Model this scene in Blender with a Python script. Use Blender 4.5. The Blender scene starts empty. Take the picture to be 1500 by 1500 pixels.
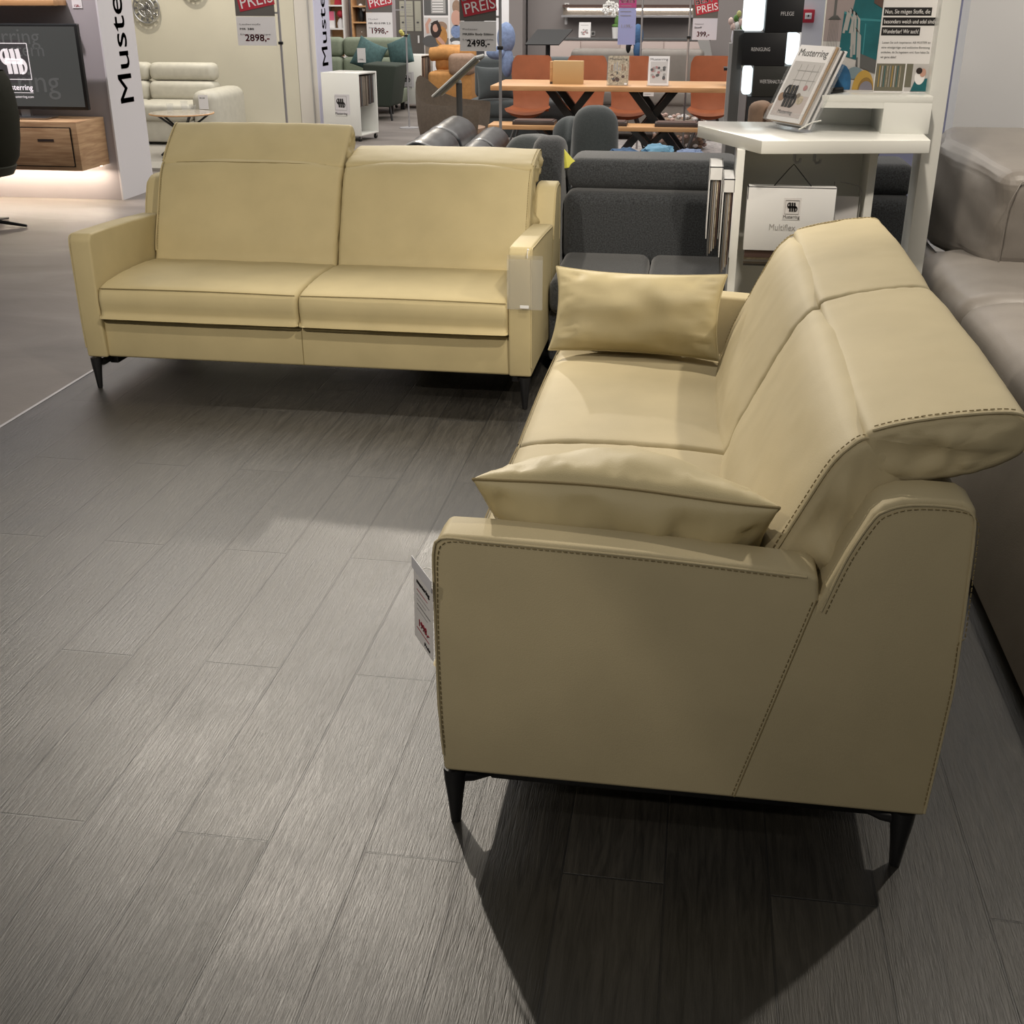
import bpy, bmesh, math, random
from mathutils import Vector, Matrix, noise
random.seed(7)
R = math.radians
C = bpy.context.scene.collection
MATS = {}

# ------------------------------------------------------------------ materials
def mat(name, col, rough=.6, metal=0., spec=.5, noise_s=0, noise_a=.1, bump=0, bump_s=200, emit=None, es=0, trans=0, sheen=0, alpha=1, coat=0, ior=1.45):
    if name in MATS: return MATS[name]
    m = bpy.data.materials.new(name); m.use_nodes = True
    nt = m.node_tree; b = nt.nodes['Principled BSDF']
    b.inputs['Base Color'].default_value = (*col, 1)
    b.inputs['Roughness'].default_value = rough
    b.inputs['Metallic'].default_value = metal
    b.inputs['Specular IOR Level'].default_value = spec
    b.inputs['IOR'].default_value = ior
    b.inputs['Coat Weight'].default_value = coat
    if trans: b.inputs['Transmission Weight'].default_value = trans
    if sheen: b.inputs['Sheen Weight'].default_value = sheen
    if emit:
        b.inputs['Emission Color'].default_value = (*emit, 1); b.inputs['Emission Strength'].default_value = es
    tc = nt.nodes.new('ShaderNodeTexCoord')
    if noise_s:
        n = nt.nodes.new('ShaderNodeTexNoise'); n.inputs['Scale'].default_value = noise_s; n.inputs['Detail'].default_value = 5
        nt.links.new(tc.outputs['Object'], n.inputs['Vector'])
        r = nt.nodes.new('ShaderNodeValToRGB')
        r.color_ramp.elements[0].position = .3; r.color_ramp.elements[1].position = .7
        r.color_ramp.elements[0].color = (*[c*(1-noise_a) for c in col], 1)
        r.color_ramp.elements[1].color = (*[min(1, c*(1+noise_a)) for c in col], 1)
        nt.links.new(n.outputs['Fac'], r.inputs['Fac']); nt.links.new(r.outputs['Color'], b.inputs['Base Color'])
    if bump:
        n = nt.nodes.new('ShaderNodeTexNoise'); n.inputs['Scale'].default_value = bump_s; n.inputs['Detail'].default_value = 3
        nt.links.new(tc.outputs['Object'], n.inputs['Vector'])
        bp = nt.nodes.new('ShaderNodeBump'); bp.inputs['Strength'].default_value = bump; bp.inputs['Distance'].default_value = .002
        nt.links.new(n.outputs['Fac'], bp.inputs['Height']); nt.links.new(bp.outputs['Normal'], b.inputs['Normal'])
    MATS[name] = m
    return m

LEA = mat('olive_leather', (.50, .42, .235), .62, spec=.3, noise_s=6, noise_a=.05, bump=.22, bump_s=420)
LEA2 = mat('beige_leather', (.47, .402, .252), .62, spec=.3, noise_s=5, noise_a=.06, bump=.22, bump_s=420)
STI = mat('olive_thread', (.24, .19, .085), .8)
STI2 = mat('brown_thread', (.21, .165, .08), .8)
BLK = mat('black_metal', (.012, .012, .013), .35, spec=.5)
BLKP = mat('black_plastic', (.01, .01, .01), .45)
WHT = mat('white_lacquer', (.80, .80, .76), .18, spec=.5)
WPAP = mat('white_paper', (.78, .76, .76), .6)
WPL = mat('white_plastic', (.8, .8, .8), .35)
LIL = mat('pale_lilac_card', (.62, .61, .68), .6)
GCARD = mat('grey_card', (.13, .12, .11), .6)
RCARD = mat('red_card', (.48, .03, .05), .6)
RINK = mat('red_ink', (.33, .03, .05), .6)
INK = mat('black_ink', (.012, .01, .01), .6)
GINK = mat('grey_ink', (.28, .27, .28), .6)
WINK = mat('white_ink', (.85, .83, .83), .6)
PWALL = mat('mauve_wall_paint', (.40, .37, .385), .85, noise_s=2, noise_a=.03)
BWALL = mat('beige_wall_paint', (.56, .53, .43), .85, noise_s=2, noise_a=.03)
CWALL = mat('cream_wall_paint', (.60, .57, .52), .85)
TWALL = mat('taupe_wall_paint', (.27, .245, .24), .85)
DWALL = mat('slate_wall_paint', (.12, .12, .13), .8)
WWALL = mat('white_wall_paint', (.78, .78, .80), .85)
FIN = mat('matt_white_board', (.66, .64, .66), .7)
CHAR = mat('charcoal_fabric', (.036, .039, .043), .95, noise_s=150, noise_a=.6, bump=.6, bump_s=300, sheen=.25)
CHAR2 = mat('grey_fabric', (.065, .075, .078), .95, noise_s=330, noise_a=.4, bump=.6, bump_s=300, sheen=.25)
BLEA = mat('glossy_black_leather', (.008, .009, .012), .28, spec=.5, bump=.3, bump_s=90)
GLEA = mat('grey_leather', (.235, .212, .19), .40, spec=.45, noise_s=7, noise_a=.08, bump=.3, bump_s=250)
CLEA = mat('cream_leather', (.50, .48, .41), .45, spec=.4, noise_s=14, noise_a=.06)
ORA = mat('cognac_leather', (.50, .175, .08), .5, spec=.4, noise_s=8, noise_a=.07)
TAN = mat('tan_fabric', (.30, .20, .14), .8, noise_s=30, noise_a=.1)
TAUP = mat('taupe_fabric', (.22, .185, .15), .85, noise_s=40, noise_a=.1)
DOL = mat('dark_olive_fabric', (.035, .035, .022), .8)
MUST = mat('mustard_fabric', (.45, .22, .07), .85, noise_s=20, noise_a=.12)
SAGE = mat('sage_fabric', (.20, .23, .17), .9, noise_s=40, noise_a=.08)
TEAL = mat('teal_fabric', (.05, .10, .10), .85, noise_s=30, noise_a=.2)
BLU = mat('blue_fabric', (.05, .12, .25), .8, noise_s=30, noise_a=.2)
LBL = mat('light_blue_fabric', (.20, .42, .62), .8)
PERI = mat('periwinkle_fabric', (.20, .27, .45), .8, noise_s=30, noise_a=.2)
YEL = mat('yellow_paper', (.75, .72, .12), .6)
CHROME = mat('brushed_steel', (.55, .55, .56), .3, metal=1)
ALU = mat('aluminium', (.42, .41, .42), .45, metal=.6)
LED = mat('warm_led', (1, .9, .75), .5, emit=(1, .86, .66), es=14)
LEDW = mat('white_led', (1, 1, 1), .5, emit=(1, .97, .92), es=9)
LBOX = mat('backlit_acrylic', (.9, 1, 1), .5, emit=(.86, .97, 1), es=1.3)
SCREEN = mat('grey_screen', (.035, .037, .036), .3, emit=(.25, .25, .235), es=.18)
SCRD = mat('dark_screen_panel', (.03, .028, .03), .4, emit=(.16, .14, .145), es=.25)
SCRI = mat('screen_white', (.6, .57, .58), .4, emit=(.72, .66, .68), es=.75)
SCRG = mat('screen_ghost', (.05, .05, .05), .4, emit=(.25, .25, .24), es=.28)
PINKC = mat('pink_front_lacquer', (.55, .45, .42), .5)
GREENP = mat('leaf_green', (.10, .22, .05), .6)
PETAL = mat('white_petal', (.85, .84, .82), .6)
PETALP = mat('pale_pink_petal', (.8, .6, .55), .6)
CLEAR = mat('clear_acrylic', (.95, .97, .97), .03, trans=1, ior=1.3)
SKIN = mat('printed_skin', (.55, .32, .25), .6)
HAIR = mat('printed_hair', (.03, .02, .018), .6)
GREY1 = mat('printed_grey', (.35, .34, .33), .6)
GREY2 = mat('printed_dark_grey', (.10, .10, .10), .6)
GREY3 = mat('printed_light_grey', (.55, .53, .52), .6)
SAND = mat('printed_sand', (.42, .36, .27), .6, noise_s=60, noise_a=.4)
PTEAL = mat('printed_teal', (.01, .11, .13), .6, noise_s=8, noise_a=.2)
PBROWN = mat('printed_brown', (.10, .06, .05), .6)
PGOLD = mat('printed_gold', (.45, .28, .06), .6)
PBLUE = mat('printed_blue', (.02, .10, .22), .6, noise_s=20, noise_a=.4)
PWH = mat('printed_white_wall', (.5, .48, .47), .6)
CARD = mat('brown_kraft', (.42, .30, .19), .7)
GLASSG = mat('smoked_glass', (.05, .05, .05), .1, spec=.8)

def wood(name, c1, c2, scale=(1, 12, 12), rough=.45):
    m = bpy.data.materials.new(name); m.use_nodes = True; nt = m.node_tree; b = nt.nodes['Principled BSDF']
    tc = nt.nodes.new('ShaderNodeTexCoord'); mp = nt.nodes.new('ShaderNodeMapping'); mp.inputs['Scale'].default_value = scale
    n = nt.nodes.new('ShaderNodeTexNoise'); n.inputs['Scale'].default_value = 3; n.inputs['Detail'].default_value = 8; n.inputs['Distortion'].default_value = .6
    r = nt.nodes.new('ShaderNodeValToRGB'); r.color_ramp.elements[0].position = .35; r.color_ramp.elements[1].position = .68
    r.color_ramp.elements[0].color = (*c1, 1); r.color_ramp.elements[1].color = (*c2, 1)
    L = nt.links.new
    L(tc.outputs['Object'], mp.inputs['Vector']); L(mp.outputs['Vector'], n.inputs['Vector']); L(n.outputs['Fac'], r.inputs['Fac']); L(r.outputs['Color'], b.inputs['Base Color'])
    b.inputs['Roughness'].default_value = rough
    MATS[name] = m; return m
OAK = wood('knotty_oak', (.36, .21, .11), (.56, .37, .21), (1.3, 1.3, 14))
OAKT = wood('orange_oak', (.50, .27, .12), (.62, .36, .17))
DWOOD = wood('dark_brown_wood', (.05, .035, .03), (.08, .055, .045))

def floor_material():
    m = bpy.data.materials.new('dark_vinyl_planks'); m.use_nodes = True; nt = m.node_tree; b = nt.nodes['Principled BSDF']
    N = nt.nodes.new; L = nt.links.new
    tc = N('ShaderNodeTexCoord'); sp = N('ShaderNodeSeparateXYZ'); L(tc.outputs['Object'], sp.inputs[0])
    ax = N('ShaderNodeMath'); ax.operation = 'ADD'; ax.inputs[1].default_value = .586; L(sp.outputs['X'], ax.inputs[0])
    ay = N('ShaderNodeMath'); ay.operation = 'ADD'; ay.inputs[1].default_value = -1.15; L(sp.outputs['Y'], ay.inputs[0])
    cb = N('ShaderNodeCombineXYZ'); L(ay.outputs[0], cb.inputs['X']); L(ax.outputs[0], cb.inputs['Y'])
    br = N('ShaderNodeTexBrick'); br.offset = .5; br.offset_frequency = 2; br.squash = 1
    br.inputs['Scale'].default_value = 1; br.inputs['Brick Width'].default_value = 1.3; br.inputs['Row Height'].default_value = .2035
    br.inputs['Mortar Size'].default_value = .0026; br.inputs['Mortar Smooth'].default_value = .3
    br.inputs['Color1'].default_value = (.0, .0, .0, 1); br.inputs['Color2'].default_value = (1, 1, 1, 1); br.inputs['Mortar'].default_value = (.5, .5, .5, 1)
    L(cb.outputs[0], br.inputs['Vector'])
    # random per-plank shift of the grain
    sh = N('ShaderNodeVectorMath'); sh.operation = 'MULTIPLY_ADD'; sh.inputs[1].default_value = (7, 5, 3); L(br.outputs['Color'], sh.inputs[0]); L(cb.outputs[0], sh.inputs[2])
    mp = N('ShaderNodeMapping'); mp.inputs['Scale'].default_value = (1.2, 14, 1); L(sh.outputs[0], mp.inputs['Vector'])
    g = N('ShaderNodeTexNoise'); g.inputs['Scale'].default_value = 3.5; g.inputs['Detail'].default_value = 9; g.inputs['Roughness'].default_value = .65; g.inputs['Distortion'].default_value = 1.4
    L(mp.outputs[0], g.inputs['Vector'])
    mp2 = N('ShaderNodeMapping'); mp2.inputs['Scale'].default_value = (9, 170, 1); L(sh.outputs[0], mp2.inputs['Vector'])
    g2 = N('ShaderNodeTexNoise'); g2.inputs['Scale'].default_value = 2; g2.inputs['Detail'].default_value = 4; g2.inputs['Distortion'].default_value = .8; L(mp2.outputs[0], g2.inputs['Vector'])
    cl = N('ShaderNodeTexNoise'); cl.inputs['Scale'].default_value = 4.5; cl.inputs['Detail'].default_value = 7; L(cb.outputs[0], cl.inputs['Vector'])
    r = N('ShaderNodeValToRGB'); r.color_ramp.elements[0].position = .25; r.color_ramp.elements[1].position = .75
    r.color_ramp.elements[0].color = (.008, .008, .008, 1); r.color_ramp.elements[1].color = (.050, .046, .039, 1)
    L(g.outputs['Fac'], r.inputs['Fac'])
    mx = N('ShaderNodeMixRGB'); mx.blend_type = 'MULTIPLY'; mx.inputs['Fac'].default_value = .4
    rr = N('ShaderNodeValToRGB'); rr.color_ramp.elements[0].color = (.45, .45, .45, 1); rr.color_ramp.elements[1].color = (1.25, 1.22, 1.18, 1)
    L(br.outputs['Color'], rr.inputs['Fac']); L(r.outputs['Color'], mx.inputs['Color1']); L(rr.outputs['Color'], mx.inputs['Color2'])
    # scuffs
    wv = N('ShaderNodeTexWave'); wv.wave_type = 'RINGS'; wv.inputs['Scale'].default_value = .37; wv.inputs['Distortion'].default_value = 9; wv.inputs['Detail'].default_value = 2; L(tc.outputs['Object'], wv.inputs['Vector'])
    sr = N('ShaderNodeValToRGB'); sr.color_ramp.elements[0].position = .9996; sr.color_ramp.elements[1].position = 1; L(wv.outputs['Fac'], sr.inputs['Fac'])
    sc = N('ShaderNodeMixRGB'); sc.inputs['Color2'].default_value = (.13, .13, .125, 1)
    sm = N('ShaderNodeMath'); sm.operation = 'MULTIPLY'; L(sr.outputs['Color'], sm.inputs[0]); L(cl.outputs['Fac'], sm.inputs[1])
    sc.inputs['Fac'].default_value = 0; L(mx.outputs['Color'], sc.inputs['Color1'])
    mo = N('ShaderNodeMixRGB'); mo.inputs['Color2'].default_value = (.012, .012, .012, 1); L(br.outputs['Fac'], mo.inputs['Fac']); L(sc.outputs['Color'], mo.inputs['Color1'])
    L(mo.outputs['Color'], b.inputs['Base Color'])
    ro = N('ShaderNodeMapRange'); ro.inputs['From Min'].default_value = .3; ro.inputs['From Max'].default_value = .7; ro.inputs['To Min'].default_value = .36; ro.inputs['To Max'].default_value = .50
    rx = N('ShaderNodeMixRGB'); rx.inputs['Fac'].default_value = .45; L(g.outputs['Fac'], rx.inputs['Color1']); L(cl.outputs['Fac'], rx.inputs['Color2']); rb = N('ShaderNodeMixRGB'); rb.inputs['Fac'].default_value = .16; L(rx.outputs[0], rb.inputs['Color1']); L(br.outputs['Color'], rb.inputs['Color2']); L(rb.outputs[0], ro.inputs['Value']); L(ro.outputs[0], b.inputs['Roughness'])
    b.inputs['Specular IOR Level'].default_value = .75
    bp = N('ShaderNodeBump'); bp.inputs['Strength'].default_value = .45; bp.inputs['Distance'].default_value = .002
    hm = N('ShaderNodeMath'); hm.operation = 'ADD'; L(g2.outputs['Fac'], hm.inputs[0]); L(g.outputs['Fac'], hm.inputs[1])
    hs = N('ShaderNodeMath'); hs.operation = 'SUBTRACT'; L(hm.outputs[0], hs.inputs[0])
    hk = N('ShaderNodeMath'); hk.operation = 'MULTIPLY'; hk.inputs[1].default_value = 2.5; L(br.outputs['Fac'], hk.inputs[0]); L(hk.outputs[0], hs.inputs[1])
    L(hs.outputs[0], bp.inputs['Height']); L(bp.outputs[0], b.inputs['Normal'])
    return m
PLANK = floor_material()

def stone_material(name, c1, c2, c3, rough=.5):
    m = bpy.data.materials.new(name); m.use_nodes = True; nt = m.node_tree; b = nt.nodes['Principled BSDF']
    N = nt.nodes.new; L = nt.links.new
    tc = N('ShaderNodeTexCoord'); n = N('ShaderNodeTexNoise'); n.inputs['Scale'].default_value = 1.6; n.inputs['Detail'].default_value = 9; n.inputs['Distortion'].default_value = .7
    mp = N('ShaderNodeMapping'); mp.inputs['Scale'].default_value = (.7, 1.5, 1); L(tc.outputs['Object'], mp.inputs[0]); L(mp.outputs[0], n.inputs['Vector'])
    r = N('ShaderNodeValToRGB'); e = r.color_ramp.elements; e[0].position = .3; e[0].color = (*c1, 1); e[1].position = .7; e[1].color = (*c3, 1)
    k = e.new(.5); k.color = (*c2, 1)
    L(n.outputs['Fac'], r.inputs['Fac']); L(r.outputs['Color'], b.inputs['Base Color']); b.inputs['Roughness'].default_value = rough
    bp = N('ShaderNodeBump'); bp.inputs['Strength'].default_value = .15; bp.inputs['Distance'].default_value = .003
    n2 = N('ShaderNodeTexNoise'); n2.inputs['Scale'].default_value = 60; L(tc.outputs['Object'], n2.inputs['Vector']); L(n2.outputs['Fac'], bp.inputs['Height']); L(bp.outputs[0], b.inputs['Normal'])
    MATS[name] = m; return m
STONE = stone_material('stone_look_floor', (.125, .108, .098), (.165, .145, .132), (.22, .195, .176))
PLAT = stone_material('pale_platform_floor', (.36, .34, .31), (.42, .40, .36), (.5, .47, .43), .3)
RUGP = stone_material('pale_pattern_rug', (.08, .08, .09), (.40, .37, .36), (.6, .56, .54), .9)
RUGP.node_tree.nodes['Noise Texture'].inputs['Scale'].default_value = 22

def emissive_sheet(): pass

# ------------------------------------------------------------------ mesh building
class MB:
    def __init__(s): s.bm = bmesh.new(); s.mats = []; s.M = Matrix.Identity(4)
    def mi(s, m):
        if m not in s.mats: s.mats.append(m)
        return s.mats.index(m)
    def merge(s, b2, m, M=None):
        k = s.mi(m); T = s.M @ M if M is not None else s.M
        mp = {v: s.bm.verts.new(T @ v.co) for v in b2.verts}
        for f in b2.faces:
            try: g = s.bm.faces.new([mp[v] for v in f.verts]); g.material_index = k; g.smooth = True
            except ValueError: pass
        b2.free()
    def box(s, lo, hi, m, bev=0, seg=2, M=None):
        b = bmesh.new(); bmesh.ops.create_cube(b, size=1)
        for v in b.verts: v.co = Vector([(lo[i]+hi[i])/2 + v.co[i]*(hi[i]-lo[i]) for i in range(3)])
        if bev: bmesh.ops.bevel(b, geom=b.edges[:], offset=bev, segments=seg, profile=.5, affect='EDGES', clamp_overlap=True)
        s.merge(b, m, M); return s
    def prism(s, pts, axis, a, c, m, bev=0, seg=3, M=None):
        def P(u, v, w): return {'x': (w, u, v), 'y': (u, w, v), 'z': (u, v, w)}[axis]
        b = bmesh.new(); A = [b.verts.new(P(u, v, a)) for u, v in pts]; B = [b.verts.new(P(u, v, c)) for u, v in pts]; n = len(pts)
        b.faces.new(A); b.faces.new(B[::-1])
        for i in range(n): b.faces.new([A[(i+1) % n], A[i], B[i], B[(i+1) % n]])
        bmesh.ops.recalc_face_normals(b, faces=b.faces[:])
        if bev:
            ed = [e for e in b.edges if len(e.link_faces) == 2 and e.calc_face_angle(0) > .5]
            bmesh.ops.bevel(b, geom=ed, offset=bev, segments=seg, profile=.5, affect='EDGES', clamp_overlap=True)
        s.merge(b, m, M); return s
    def tube(s, path, r, m, n=10, closed=False, M=None, flat=1.0):
        b = bmesh.new(); P = [Vector(p) for p in path]; k = len(P); rings = []
        up = None
        for i, p in enumerate(P):
            if closed: t = (P[(i+1) % k]-P[i-1]).normalized()
            else: t = (P[min(i+1, k-1)]-P[max(i-1, 0)]).normalized()
            if up is None: up = Vector((0, 0, 1)) if abs(t.z) < .9 else Vector((1, 0, 0))
            x = t.cross(up).normalized(); y = x.cross(t).normalized(); up = y
            rr = r[i] if isinstance(r, (list, tuple)) else r
            rings.append([b.verts.new(p + x*math.cos(2*math.pi*j/n)*rr + y*math.sin(2*math.pi*j/n)*rr*flat) for j in range(n)])
        for i in range(k if closed else k-1):
            A, B = rings[i], rings[(i+1) % k]
            for j in range(n): b.faces.new([A[j], A[(j+1) % n], B[(j+1) % n], B[j]])
        if not closed: b.faces.new(rings[0][::-1]); b.faces.new(rings[-1])
        bmesh.ops.recalc_face_normals(b, faces=b.faces[:])
        s.merge(b, m, M); return s
    def lathe(s, prof, m, c=(0, 0, 0), n=24, M=None):
        b = bmesh.new(); rings = []
        for r, z in prof: rings.append([b.verts.new((c[0]+r*math.cos(2*math.pi*j/n), c[1]+r*math.sin(2*math.pi*j/n), c[2]+z)) for j in range(n)])
        for A, B in zip(rings, rings[1:]):
            for j in range(n): b.faces.new([A[j], A[(j+1) % n], B[(j+1) % n], B[j]])
        b.faces.new(rings[0][::-1]); b.faces.new(rings[-1]); bmesh.ops.recalc_face_normals(b, faces=b.faces[:])
        s.merge(b, m, M); return s
    def ball(s, c, r, m, M=None, sub=2):
        b = bmesh.new(); bmesh.ops.create_icosphere(b, subdivisions=sub, radius=1)
        rr = r if isinstance(r, (tuple, list)) else (r, r, r)
        for v in b.verts: v.co = Vector([c[i]+v.co[i]*rr[i] for i in range(3)])
        s.merge(b, m, M); return s
    def poly(s, pts, m, y=0, t=.001, M=None):      # flat shape in the local xz plane, facing -y, given its own thin depth
        return s.prism(pts, 'y', y-t, y, m, M=M)
    def rect(s, x0, z0, x1, z1, m, y=0, t=.001, M=None):
        return s.box((x0, y-t, z0), (x1, y, z1), m, M=M)
    def ell(s, cx, cz, rx, rz, m, y=0, t=.001, n=20, M=None, a0=0):
        return s.poly([(cx+rx*math.cos(a0+2*math.pi*i/n), cz+rz*math.sin(a0+2*math.pi*i/n)) for i in range(n)], m, y, t, M)
    def text(s, txt, x, z, h, m, w=None, y=0, align='LEFT', bold=0, M=None, t=.0006, rot=0):
        cu = bpy.data.curves.new('t', 'FONT'); cu.body = txt; cu.size = h/.7; cu.extrude = t; cu.resolution_u = 3
        ob = bpy.data.objects.new('t', cu); C.objects.link(ob)
        dg = bpy.context.evaluated_depsgraph_get(); me = bpy.data.meshes.new_from_object(ob.evaluated_get(dg))
        bpy.data.objects.remove(ob); bpy.data.curves.remove(cu)
        b = bmesh.new(); b.from_mesh(me); bpy.data.meshes.remove(me)
        if len(b.verts) == 0: b.free(); return s
        xs = [v.co.x for v in b.verts]; x0, x1 = min(xs), max(xs); k = (w/(x1-x0)) if w else 1
        off = {'LEFT': 0, 'CENTER': -.5*(x1-x0)*k, 'RIGHT': -(x1-x0)*k}[align]
        c, sn = math.cos(rot), math.sin(rot)
        for v in b.verts:
            u = (v.co.x-x0)*k+off; vv = v.co.y
            v.co = Vector((x+u*c-vv*sn, y-v.co.z-t, z+u*sn+vv*c))
        if bold:
            for dx, dz in ((.5, 0), (-.5, 0), (0, .5), (0, -.5)):
                b2 = b.copy()
                for v in b2.verts: v.co += Vector((dx*bold*h*2, -.00004, dz*bold*h*2))
                s.merge(b2, m, M)
        s.merge(b, m, M); return s
    def stroke(s, pts, wd, m, y=0, t=.0012, M=None):
        P = [Vector((p[0], p[1])) for p in pts]; Lf, Rt = [], []
        for i, p in enumerate(P):
            d = (P[min(i+1, len(P)-1)]-P[max(i-1, 0)]).normalized(); n = Vector((-d.y, d.x)); w = (wd[i] if isinstance(wd, list) else wd)/2
            Lf.append(p+n*w); Rt.append(p-n*w)
        for i in range(len(P)-1): s.poly([tuple(Lf[i]), tuple(Lf[i+1]), tuple(Rt[i+1]), tuple(Rt[i])], m, y, t, M)
        return s
    def logo(s, x, z, h, m, y=0, M=None, frame=None, fh=None):   # emblem of three bars with two loops, centred at x, z
        def q(pts): return [(x+(a-.5)*h*1.1, z+(b-.5)*h) for a, b in pts]
        w = .185*h
        for k, a in enumerate((.30, .52, .74)):
            s.stroke(q([(a-.05, .97), (a-.02, .80), (a-.01, .55)]), w, m, y, M=M)
            s.stroke(q([(a-.01, .50), (a+.01, .25), (a+.02, .03)]), w, m, y, M=M)
        s.stroke(q([(.16, .53), (.86, .49)]), .20*h, m, y, M=M)
        arc = [(.24+.19*math.cos(t_), .70+.25*math.sin(t_)) for t_ in [math.pi*(.5+i/12) for i in range(13)]]
        s.stroke(q(arc), [h*(.055+.13*(i/12)) for i in range(13)], m, y, M=M)
        arc = [(.76+.20*math.cos(t_), .29+.25*math.sin(t_)) for t_ in [math.pi*(.5-i/12) for i in range(13)]]
        s.stroke(q(arc), [h*(.185-.13*(i/12)) for i in range(13)], m, y, M=M)
        if frame:
            f = fh or h*.72; lw = h*.03
            for a, b in (((-f, -f), (f, -f)), ((f, -f), (f, f)), ((f, f), (-f, f)), ((-f, f), (-f, -f))):
                s.stroke([(x+a[0], z+a[1]), (x+b[0], z+b[1])], lw, frame, y, M=M)
        return s
    def build(s, name, parent=None, ang=40, **kw):
        me = bpy.data.meshes.new(name); s.bm.normal_update(); s.bm.to_mesh(me); s.bm.free()
        for m in s.mats: me.materials.append(m)
        me.set_sharp_from_angle(angle=R(ang))
        o = bpy.data.objects.new(name, me); C.objects.link(o)
        if parent: o.parent = parent
        for k, v in kw.items(): o[k] = v
        return o

def thing(name, label, cat, loc=(0, 0, 0), rz=0, group=None):
    o = bpy.data.objects.new(name, None); C.objects.link(o); o.location = loc; o.rotation_euler = (0, 0, rz); o.empty_display_size = .1
    o['label'] = label; o['category'] = cat
    if group: o['group'] = group
    return o
def tag(o, label, cat, group=None):
    o['label'] = label; o['category'] = cat
    if group: o['group'] = group
    return o
def dup(root, loc, rz, label, group=None):
    r = root.copy(); C.objects.link(r); r.location = loc; r.rotation_euler = (0, 0, rz); r['label'] = label
    if group: r['group'] = group
    for ch in list(root.children):
        c = ch.copy(); C.objects.link(c); c.parent = r
        for g in list(ch.children):
            d = g.copy(); C.objects.link(d); d.parent = c
    return r
def struct(o): o['kind'] = 'structure'; return o

def resample(pts, n, closed=True, smooth=True):
    P = [Vector((p[0], p[1], p[2] if len(p) > 2 else 0)) for p in pts]; k = len(P); out = []
    segs = k if closed else k-1
    dense = []
    for i in range(segs):
        p1, p2 = P[i], P[(i+1) % k]
        p0 = P[i-1] if (closed or i > 0) else p1; p3 = P[(i+2) % k] if (closed or i < k-2) else p2
        for j in range(12):
            t = j/12
            if smooth:
                q = .5*((2*p1)+(p2-p0)*t+(2*p0-5*p1+4*p2-p3)*t*t+(3*p1-p0-3*p2+p3)*t**3)
            else: q = p1.lerp(p2, t)
            dense.append(q)
    if not closed: dense.append(P[-1])
    D = [0]; m = len(dense); loop = m+1 if closed else m
    for i in range(1, loop): D.append(D[-1]+(dense[i % m]-dense[i-1]).length)
    tot = D[-1]; j = 0; cnt = n if closed else n-1
    for i in range(n):
        d = tot*i/cnt
        while j < len(D)-2 and D[j+1] < d: j += 1
        f = (d-D[j])/max(1e-9, D[j+1]-D[j]); out.append(dense[j].lerp(dense[(j+1) % m], min(1, f)))
    return out

def soft(name, prof, x0, x1, er, m, parent, bulge=.0, n=72, nx=40, wr=.003, ws=9, capwr=.008, seamx=(), cap=.008, seed=0, seams=(), sag=None, cend=None):
    """upholstered block: closed profile (y, z) swept along x; rounded ends, bulging middle, shallow wrinkles"""
    prof = resample(prof, n); c = sum(prof, Vector())/n
    nor = []
    for i in range(n):
        t = prof[(i+1) % n]-prof[i-1]; nn = Vector((t.y, -t.x, 0)).normalized(); nor.append(nn)
    area = sum(prof[i].x*prof[(i+1) % n].y-prof[(i+1) % n].x*prof[i].y for i in range(n))
    if area < 0: nor = [-q for q in nor]
    xs = []; L = x1-x0
    for i in range(6): a = math.pi/2*i/6; xs.append((er*(1-math.cos(a)) if i else 0, er*(1-math.sin(a))))
    S = [(x0+a, b) for a, b in xs] + [(x0+er+(L-2*er)*i/nx, 0) for i in range(nx+1)] + [(x1-a, b) for a, b in xs[::-1]]
    bm = bmesh.new(); rings = []
    for x, ins in S:
        u = (x-x0)/L*2-1; bl = bulge*(1-abs(u)**3)
        ring = []
        for i in range(n):
            p = prof[i]+nor[i]*(-ins+bl)
            w = noise.noise(Vector((x*ws+seed, p.x*ws, p.y*ws)))*wr + noise.noise(Vector((x*ws*2.7+seed, p.x*ws*2.7, p.y*ws*2.7)))*wr*.4
            e = 1-min(1, min(x-x0, x1-x)/.10)
            w += abs(noise.noise(Vector((x*12+seed, p.x*26, p.y*26))))*wr*2.2*e*e
            for sx in seamx: w -= .007*math.exp(-((x-sx)/.010)**2)
            for (sy, sz, dep, wid) in seams: w -= dep*math.exp(-(((p.x-sy)**2+(p.y-sz)**2)/wid**2))
            q = p+nor[i]*w
            ring.append(bm.verts.new((x, q.x, q.y)))
        rings.append(ring)
    for A, B in zip(rings, rings[1:]):
        for j in range(n): bm.faces.new([A[j], A[(j+1) % n], B[(j+1) % n], B[j]])
    for side, ring in ((-1, rings[0]), (1, rings[-1])):
        prev = ring; cc = sum((v.co for v in ring), Vector())/n
        for k, f in enumerate((.88, .72, .52, .3, .1)):
            cur = []
            for v in ring:
                q = cc.lerp(v.co, f); q.x += side*(cap*(1-f*f)+noise.noise(Vector((q.y*16+seed*3, q.z*16, side*2+seed)))*capwr*(1-f)*2.0+noise.noise(Vector((q.y*34, q.z*13+seed, side*3)))*capwr*.6)
                cur.append(bm.verts.new(q))
            for j in range(n): bm.faces.new([prev[j], prev[(j+1) % n], cur[(j+1) % n], cur[j]])
            prev = cur
        bm.faces.new(prev)
    bmesh.ops.recalc_face_normals(bm, faces=bm.faces[:])
    b = MB(); b.merge(bm, m); return b.build(name, parent, ang=75)

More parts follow.
